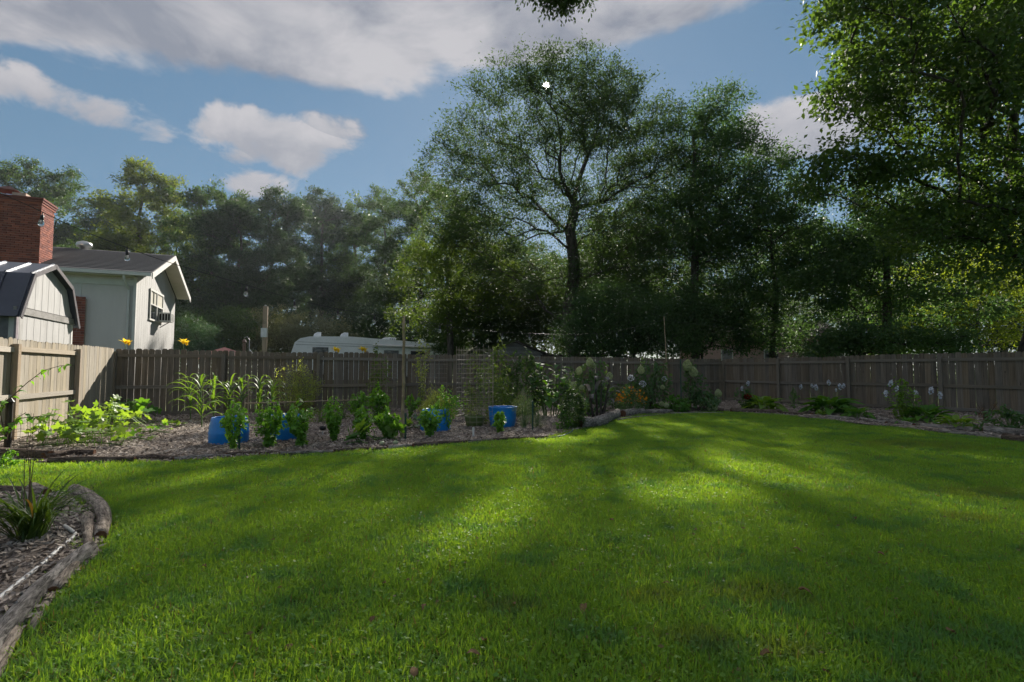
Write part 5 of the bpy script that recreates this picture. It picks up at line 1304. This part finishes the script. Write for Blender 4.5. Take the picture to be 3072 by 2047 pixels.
# ------------------------------------------------------------------ blue planters
def planter(label, px, py, prof):
    b = G(px, py); t = thing('blue_planter', tuple(b), label, 'planter', 'planters cut from blue plastic barrels')
    MB().lathe(b, prof, 28).build('tub', M_barrel, t, True)
    rt, zt_ = max(prof, key=lambda q: q[1])
    MB().lathe(b, [(rt - .03, zt_ - .06), (0.001, zt_ - .05)], 20).build('soil', M_mulch, t)
narrow = [(.29, 0), (.305, .03), (.305, .16), (.312, .18), (.305, .2), (.295, .3), (.275, .42), (.262, .44), (.252, .43), (.28, .3), (.28, .05)]
wide = [(.245, 0), (.265, .03), (.285, .16), (.292, .18), (.29, .2), (.3, .34), (.312, .42), (.318, .44), (.3, .44), (.27, .1)]
planter('leftmost blue plastic planter, partly behind a basil plant', 686, 1329, narrow)
planter('second blue plastic planter between two basil plants', 850, 1319, wide)
planter('half hidden blue plastic planter behind the large basil plant', 1306, 1292, narrow)
planter('rightmost blue plastic planter beside the rosemary', 1508, 1281, wide)

# ------------------------------------------------------------------ poles, posts, small fittings
def pole(name, label, cat, p0, p1, r0, r1, mat, nodes=0, extra=None):
    t = thing(name, tuple(p0), label, cat); n = max(nodes, 1); pts, rad = [], []
    for i in range(n):
        a, b = i / n, (i + 1) / n; r = r0 + (r1 - r0) * a
        bend = Vector((math.sin(i * 2.1) * .006, 0, 0))
        for f_, q in ((a, 1.), (a + (b - a) * .04, 1.22 if nodes else 1.), (a + (b - a) * .1, 1.)): pts.append(p0 + (p1 - p0) * f_ + bend); rad.append(r * q)
    pts.append(p1); rad.append(r1)
    MB().tube(pts, rad, 8).build('shaft', mat, t, True); return t
P1b = G(1208, 1316); P1t = D(1212, 948, P1b.y)
pole('bamboo_pole', 'thick bamboo pole holding the string lights in the vegetable bed', 'bamboo pole', P1b, P1t, .03, .022, M_bamboo, 9)
P2b = G(2006, 1209); P2t = D(1992, 950, P2b.y)
pole('bamboo_pole', 'thin leaning bamboo pole in front of the far fence corner', 'bamboo pole', P2b, P2t, .026, .014, M_bamboo, 10)
s0 = G(745, 1305); pole('bamboo_stake', 'thin upright bamboo stake among the corn', 'bamboo stake', s0, D(745, 1130, s0.y), .012, .01, M_bamboo, 6)
pole('bamboo_rail', 'horizontal bamboo rail running right from the thin stake', 'bamboo rail', D(733, 1211, s0.y - .02), D(1074, 1200, s0.y + .9), .011, .008, M_bamboo, 7)
for lb, px, py, tp in (('dark green steel post in front of the leftmost blue planter', 717, 1352, 1262), ('dark green steel post beside the thick bamboo pole', 1216, 1322, 1240), ('dark green steel post beside the rosemary', 1598, 1296, 1205),
                       ('tall thin dark post between the hydrangeas', 2044, 1236, 1078)):
    b = G(px, py); h = (py - tp) / KY(b.y); t = thing('steel_post', tuple(b), lb, 'post'); 
    m = MB(); m.box(b + up * h / 2, (.032, .006, h)); m.box(b + up * h / 2 + Vector((0, -.014, 0)), (.006, .022, h)); m.build('rail', M_gpost, t)
    for q in range(1, 6): MB().box(b + up * h * q / 6 + Vector((0, -.028, 0)), (.012, .006, .02)).build('stud', M_gpost, t)
b = G(968, 1306); t = thing('sprinkler', tuple(b), 'little black sprinkler head on a white riser in the mulch', 'sprinkler')
MB().tube([b, b + up * .1], .01, 6).build('riser', M_pvc, t); MB().lathe(b + up * .09, [(.01, 0), (.05, .01), (.06, .04), (.05, .08), (.01, .09)], 12).build('head', M_cable, t, True)
MB().tube([b + up * .01, b + Vector((.1, -.05, .012)), b + Vector((.2, 0, .012))], .008, 5).build('feed_pipe', M_pvc, t)
for lb, px, py in (('pale green gourd on the mulch, left one of two', 1146, 1337), ('pale green gourd on the mulch, right one of two', 1187, 1335)):
    b = G(px, py); t = thing('gourd', tuple(b), lb, 'gourd'); MB().lathe(b, [(.005, 0), (.03, .006), (.045, .03), (.04, .055), (.02, .07), (.004, .072)], 12).build('fruit', plain('pale_gourd', (.35, .42, .25), .5) if 'pale_gourd' not in MATS else MATS['pale_gourd'], t, True)
    MB().tube([b + up * .07, b + Vector((.02, 0, .1))], .005, 4).build('stalk', M_stemg, t)
b = G(1420, 1312); t = thing('plant_marker', tuple(b), 'short white plant marker in front of the tall wire cage', 'plant marker')
MB().box(b + up * .09, (.035, .006, .18)).build('stake', M_pvc, t); MB().box(b + Vector((0, -.006, .15)), (.045, .004, .05)).build('tag', M_trim, t)
# hose and pipe
hz = [G(x, y, .02) for x, y in ((1640, 1316), (1690, 1308), (1715, 1296), (1722, 1284), (1712, 1278))]
tag(recenter(MB().tube(hz, .018, 8).build('garden_hose', M_hose, None, True)), 'teal garden hose lying along the bed edge by the rounded bush', 'hose')
pv = [G(x, y, .025) for x, y in ((-140, 1930), (0, 1792), (60, 1745), (130, 1690), (182, 1642), (220, 1612), (226, 1602))] + [G(212, 1590, .03), G(194, 1578, .03)]
tag(recenter(MB().tube(pv, .013, 8).build('water_pipe', M_pvc, None, True)), 'thin white water pipe lying on the mulch below the daylily', 'pipe')

# ------------------------------------------------------------------ logs
def grain(o, d):
    """turn the object's own X axis along the log so that the bark runs lengthwise"""
    R = Matrix.Rotation(math.atan2(d.y, d.x), 3, 'Z'); me = o.data
    a = np.empty(len(me.vertices) * 3); me.vertices.foreach_get('co', a); a = a.reshape(-1, 3) @ np.array(R)
    me.vertices.foreach_set('co', a.ravel()); me.update(); o.rotation_euler = R.to_euler(); return o
def log(label, pts, r, mat, seed, taper=.8, cut=True, cat='log', zoff=0.):
    rnd = random.Random(seed); P = [G(x, y, 0) for x, y in pts]; Q = []
    for a, b in zip(P[:-1], P[1:]):
        m = max(2, int((b - a).length / .09))
        for i in range(m): Q.append(a + (b - a) * i / m)
    Q.append(P[-1]); n = len(Q); rad = []
    for i in range(n):
        f_ = i / max(1, n - 1); rr = r * (1 - (1 - taper) * f_) * (1 + .04 * math.sin(i * .5 + seed) + .025 * math.sin(i * 1.3 + 2 * seed)); rad.append(rr)
        Q[i] = Q[i] + Vector((.2 * r * math.sin(i * .32 + seed * 2), .2 * r * math.sin(i * .27 + seed * 3), rr * .82 + zoff))
    t = thing('edging_log', tuple(P[0]), label, cat, 'logs edging the beds')
    grain(MB().tube(Q, rad, 14, True, .025, rnd).build('bark', mat, t, True), P[-1] - P[0])
    if cut:
        for e, i0, i1 in ((Q[0], 0, 1), (Q[-1], -1, -2)):
            d = (Q[i0] - Q[i1]).normalized(); s = rad[i0] * .86
            o = MB().tube([e + d * .001, e + d * .008], s, 9).build('cut_end', M_cut, t)
    if r > .04:
        for q in range(2):
            i = rnd.randrange(1, max(2, n - 1)); d = Vector((rnd.uniform(-1, 1), rnd.uniform(-1, 1), rnd.uniform(.3, 1))).normalized()
            MB().tube([Q[i], Q[i] + d * rad[i] * 1.25], [rad[i] * .35, rad[i] * .22], 6).build('knot', mat, t)
    return t
LG = [
    ('dark log at the left end of the vegetable bed', [(-60, 1376), (60, 1374), (150, 1378)], .085, M_logd),
    ('short log with a round cut end facing right, below the squash', [(130, 1380), (210, 1368), (282, 1366)], .06, M_logd),
    ('thin log lying under the short cut log', [(145, 1392), (260, 1388), (405, 1386)], .05, M_logd),
    ('crooked thin log below the right side of the squash', [(395, 1384), (460, 1376), (530, 1382)], .04, M_logd),
    ('thin pale log left of the first basil plant', [(520, 1386), (610, 1376), (690, 1374)], .035, M_logg),
    ('reddish plank-like log below the leftmost blue planter', [(680, 1372), (720, 1366), (768, 1365)], .035, M_logd),
    ('reddish log below the second blue planter', [(780, 1368), (840, 1362)], .03, M_logd),
    ('long thin pale edging log below the sprinkler', [(840, 1366), (930, 1360), (1000, 1360)], .03, M_logg),
    ('thin edging log below the two gourds', [(1000, 1358), (1080, 1352), (1165, 1350)], .03, M_logd),
    ('split grey edging log just right of the two gourds', [(1165, 1349), (1240, 1342)], .04, M_logg),
    ('dark edging log below the thick bamboo pole', [(1240, 1344), (1330, 1334), (1400, 1330)], .04, M_logd),
    ('thin grey edging log below the plant marker', [(1395, 1330), (1480, 1323)], .03, M_logg),
    ('thin dark edging log below the rightmost blue planter', [(1480, 1322), (1560, 1318), (1650, 1313)], .025, M_logd),
    ('thick curved log at the tip of the lawn bay', [(1742, 1285), (1775, 1283), (1810, 1274), (1835, 1260), (1856, 1248)], .13, M_logg),
    ('thick pale log right of the curved log', [(1866, 1252), (1900, 1246), (1930, 1242)], .11, M_logg),
    ('mid-size log in front of the orange daisies', [(1926, 1242), (1985, 1240), (2030, 1238)], .07, M_logg),
    ('thin stick in front of the thick pale log', [(1852, 1264), (1900, 1256), (1990, 1246)], .03, M_logg),
    ('log in front of the narrow hydrangea', [(2030, 1240), (2085, 1233), (2170, 1236)], .07, M_logd),
    ('thin stick below the narrow hydrangea log', [(2010, 1244), (2090, 1242), (2170, 1242)], .03, M_logg),
    ('log in front of the pale hosta near the corner', [(2195, 1238), (2260, 1238), (2334, 1241)], .07, M_logd),
    ('thin log just right of the pale hosta near the corner', [(2340, 1243), (2412, 1246)], .04, M_logd),
    ('dark reddish log stub at the small green hosta', [(2436, 1250), (2448, 1238)], .06, M_logd),
    ('split pale stick in front of the wide dark hosta', [(2422, 1249), (2510, 1258)], .035, M_logp),
    ('split pale log below the low dark hosta', [(2480, 1256), (2580, 1264)], .05, M_logg),
    ('thin log left of the golden shrub foot', [(2580, 1262), (2660, 1273)], .05, M_logg),
    ('log in front of the golden shrub', [(2640, 1264), (2700, 1276), (2740, 1282)], .065, M_logg),
    ('long split log below the small dark hosta', [(2670, 1282), (2760, 1288), (2850, 1298)], .045, M_logp),
    ('grey log in front of the lone pale hosta', [(2760, 1284), (2880, 1292), (2960, 1298)], .06, M_logg),
    ('long dark log below the lone pale hosta', [(2820, 1300), (2940, 1312), (3040, 1324)], .05, M_logg),
    ('pale thick log at the far right end of the bed', [(2950, 1300), (3040, 1306), (3140, 1314)], .08, M_logg),
    ('dark log end leaving the picture at the right', [(3010, 1322), (3080, 1330), (3180, 1340)], .07, M_logd),
    # small bed in front
    ('pale curved log with dark hollow end facing the lawn', [(225, 1484), (262, 1500), (298, 1535), (316, 1575), (308, 1622)], .056, M_logp),
    ('large grey log pointing at the camera from the pale curved log', [(268, 1668), (190, 1722), (110, 1795), (58, 1862), (0, 1935), (-60, 2040)], .052, M_logg),
    ('short reddish log between pipe and large grey log', [(190, 1575), (205, 1500), (250, 1512)], .022, M_logp),
    ('small log lying in the grass beside the large grey log', [(218, 1712), (195, 1745), (165, 1788)], .04, M_logp),
    ('thin log inside the bed beside the pale curved log', [(262, 1560), (256, 1610), (262, 1660)], .04, M_logp),
    ('thin pale stick between the two biggest foreground logs', [(286, 1590), (290, 1640), (268, 1690)], .025, M_logp),
    ('pale round log stub behind the daylily clump', [(102, 1480), (140, 1492)], .06, M_logp),
    ('dark log behind the daylily clump at the left edge', [(-60, 1484), (20, 1482), (78, 1480)], .05, M_logd),
    ('thin pale pole lying behind the daylily clump', [(-40, 1500), (60, 1496), (150, 1498)], .02, M_logp),
    ('thin twig at the outer edge of the large grey log', [(150, 1800), (120, 1845), (95, 1900)], .022, M_logp),
    ('pale broken stick at the bottom left corner', [(50, 1910), (10, 1985), (-40, 2080)], .03, M_logp),
]
for i, (lb, pts, r, m) in enumerate(LG): log(lb, pts, r, m, 700 + i, cut=r > .028)

# ------------------------------------------------------------------ daylily clump
b = G(92, 1622); dl = thing('daylily', tuple(b), 'arching daylily clump in the small log-edged bed', 'daylily'); rnd = random.Random(12)
DB = [blade_mesh('leaf', L_day, .62, .02, a, s) for s, a in ((1, .45), (2, .6), (3, .75), (4, .9), (5, 1.1))]
for i in range(150):
    az = rnd.uniform(0, 6.283); q = rnd.random() ** .6
    place(dl, rnd.choice(DB), b + Vector((math.cos(az * 3) * .1 * q, math.sin(az * 3) * .08 * q, 0)), az, -rnd.uniform(.0, .5) * q, rnd.uniform(.55, 1.))
for i in range(4): MB().tube([b + Vector((rnd.uniform(-.06, .06), 0, 0)), b + Vector((rnd.uniform(-.15, .15), rnd.uniform(-.1, .1), rnd.uniform(.55, .72)))], [.004, .002], 4).build('dry_stalk', M_stemb, dl)

# ------------------------------------------------------------------ fallen leaves on the lawn
FL_ = [grid_leaf('fallen_leaf', L_dry, .085, oval(.022), .25, .3, 0, 6, .006, s) for s in (1, 2, 3)]
for i, (px, py) in enumerate(((1121, 1848), (1273, 1812), (1160, 1750), (1545, 1814), (1398, 1962), (1448, 1921), (1757, 1810), (1243, 2036), (2332, 1508), (2567, 1559), (2378, 1645), (2632, 1658), (2397, 1767), (2837, 1891), (2318, 1959), (2467, 2010), (2010, 1751), (1830, 1560), (620, 1700), (880, 1930))):
    p = G(px, py, .045)
    tag(link('fallen_leaf', FL_[i % 3], None, Matrix.Translation(p) @ Matrix.Rotation(rnd.uniform(0, 6.28), 4, 'Z') @ Matrix.Rotation(rnd.uniform(-.5, .5), 4, 'X') @ Matrix.Scale(rnd.uniform(.45, .85), 4)), 'dry brown leaf fallen on the lawn', 'fallen leaf', 'dry leaves on the lawn')

# ------------------------------------------------------------------ string lights
def bulb_glass():
    m, t, out = new_mat('clear_bulb_glass'); p = t.new('ShaderNodeBsdfPrincipled'); t.put(p.inputs['Base Color'], (.75, .76, .76)); t.put(p.inputs['Roughness'], .08)
    t.put(p.inputs['Transmission Weight'], .85); t.put(p.inputs['IOR'], 1.25); t.l.new(p.outputs[0], out.inputs[0]); return m
M_bulb = bulb_glass()
BULB = MB().lathe((0, 0, 0), [(.001, -.165), (.018, -.16), (.027, -.14), (.028, -.125), (.022, -.1), (.014, -.085)], 12).mesh('bulb', M_bulb, True)
SOCK = MB().lathe((0, 0, 0), [(.005, 0), (.006, -.03), (.016, -.035), (.017, -.085), (.012, -.09)], 10).mesh('socket', M_cable, True)
def strand(label, plan, cab, bulbs, wire=.0042):
    """plan(px)->distance; cab = cable seen at these pixels; bulbs = pixel columns"""
    pts = [D(x, y, plan(x)) for x, y in cab]
    # smooth the polyline
    xs = [c[0] for c in cab]; fine = []
    for i in range(len(pts) - 1):
        p0, p1, p2, p3 = pts[max(i - 1, 0)], pts[i], pts[i + 1], pts[min(i + 2, len(pts) - 1)]
        for k in range(6):
            t = k / 6; fine.append(.5 * ((2 * p1) + (p2 - p0) * t + (2 * p0 - 5 * p1 + 4 * p2 - p3) * t * t + (3 * p1 - p0 - 3 * p2 + p3) * t ** 3))
    fine.append(pts[-1])
    t = thing('string_lights', tuple(fine[0]), label, 'string lights'); MB().tube(fine, wire, 5).build('cable', M_cable, t)
    seen = [CX + F * p.x / p.y for p in fine]
    for x in bulbs:
        i = int(np.argmin([abs(q - x) for q in seen])); p = fine[i]
        s = link('socket', SOCK, t, Matrix.Translation(p) @ Matrix.Rotation(random.uniform(-.15, .15), 4, 'X')); WLOC[s.name] = p.copy()
        o = bpy.data.objects.new('bulb', BULB); COL.objects.link(o); o.parent = s
m1 = (-.2025 - .8) * P1b.y
plan1 = lambda x: m1 / ((x - CX) / F - .8)
strand('string lights running from the chimney side down to the thick bamboo pole', plan1, [(-220, 490), (0, 580), (109, 628), (230, 685), (358, 735), (515, 790), (740, 856), (884, 898), (1014, 927), (1124, 944), (1212, 953)], [-120, 103, 359, 738, 880, 1014, 1122])
n2 = (P2t.x - P1t.x) / (P2t.y - P1t.y); m2 = P1t.x - n2 * P1t.y
plan2 = lambda x: m2 / ((x - CX) / F - n2)
strand('string lights sagging between the two bamboo poles', plan2, [(1212, 953), (1320, 974), (1420, 988), (1507, 997), (1588, 1001), (1662, 1003), (1742, 1003), (1850, 994), (1992, 960)], [1224, 1320, 1420, 1507, 1588, 1662, 1724, 1790, 1850, 1915])
E3 = D(3090, 1108, 14.); n3 = (E3.x - P2t.x) / (E3.y - P2t.y); m3 = P2t.x - n3 * P2t.y
plan3 = lambda x: m3 / ((x - CX) / F - n3)
strand('string lights running from the thin bamboo pole towards the sweetgum', plan3, [(1992, 960), (2130, 978), (2260, 988), (2450, 992), (2600, 984), (2800, 960), (2950, 925), (3090, 880)], [2127, 2292, 2440, 2615, 2745, 2870])

# ------------------------------------------------------------------ faint bluish distance haze, put in to lift the dark far trees
hm = bpy.data.materials.new('lifting_haze'); hm.use_nodes = True; hn = NT(hm.node_tree); hn.n.clear()
ho = hn.new('ShaderNodeOutputMaterial'); hv = hn.new('ShaderNodeVolumePrincipled')
hn.put(hv.inputs['Color'], (.82, .9, 1.)); hv.inputs['Density'].default_value = HAZE; hv.inputs['Anisotropy'].default_value = .5
hn.l.new(hv.outputs[0], ho.inputs['Volume'])
tag(MB().box((0, 0, 10.5), (860, 860, 23)).build('haze', hm), 'thin bluish haze added over the yard to lift the dark far trees', 'haze', kind='stuff')
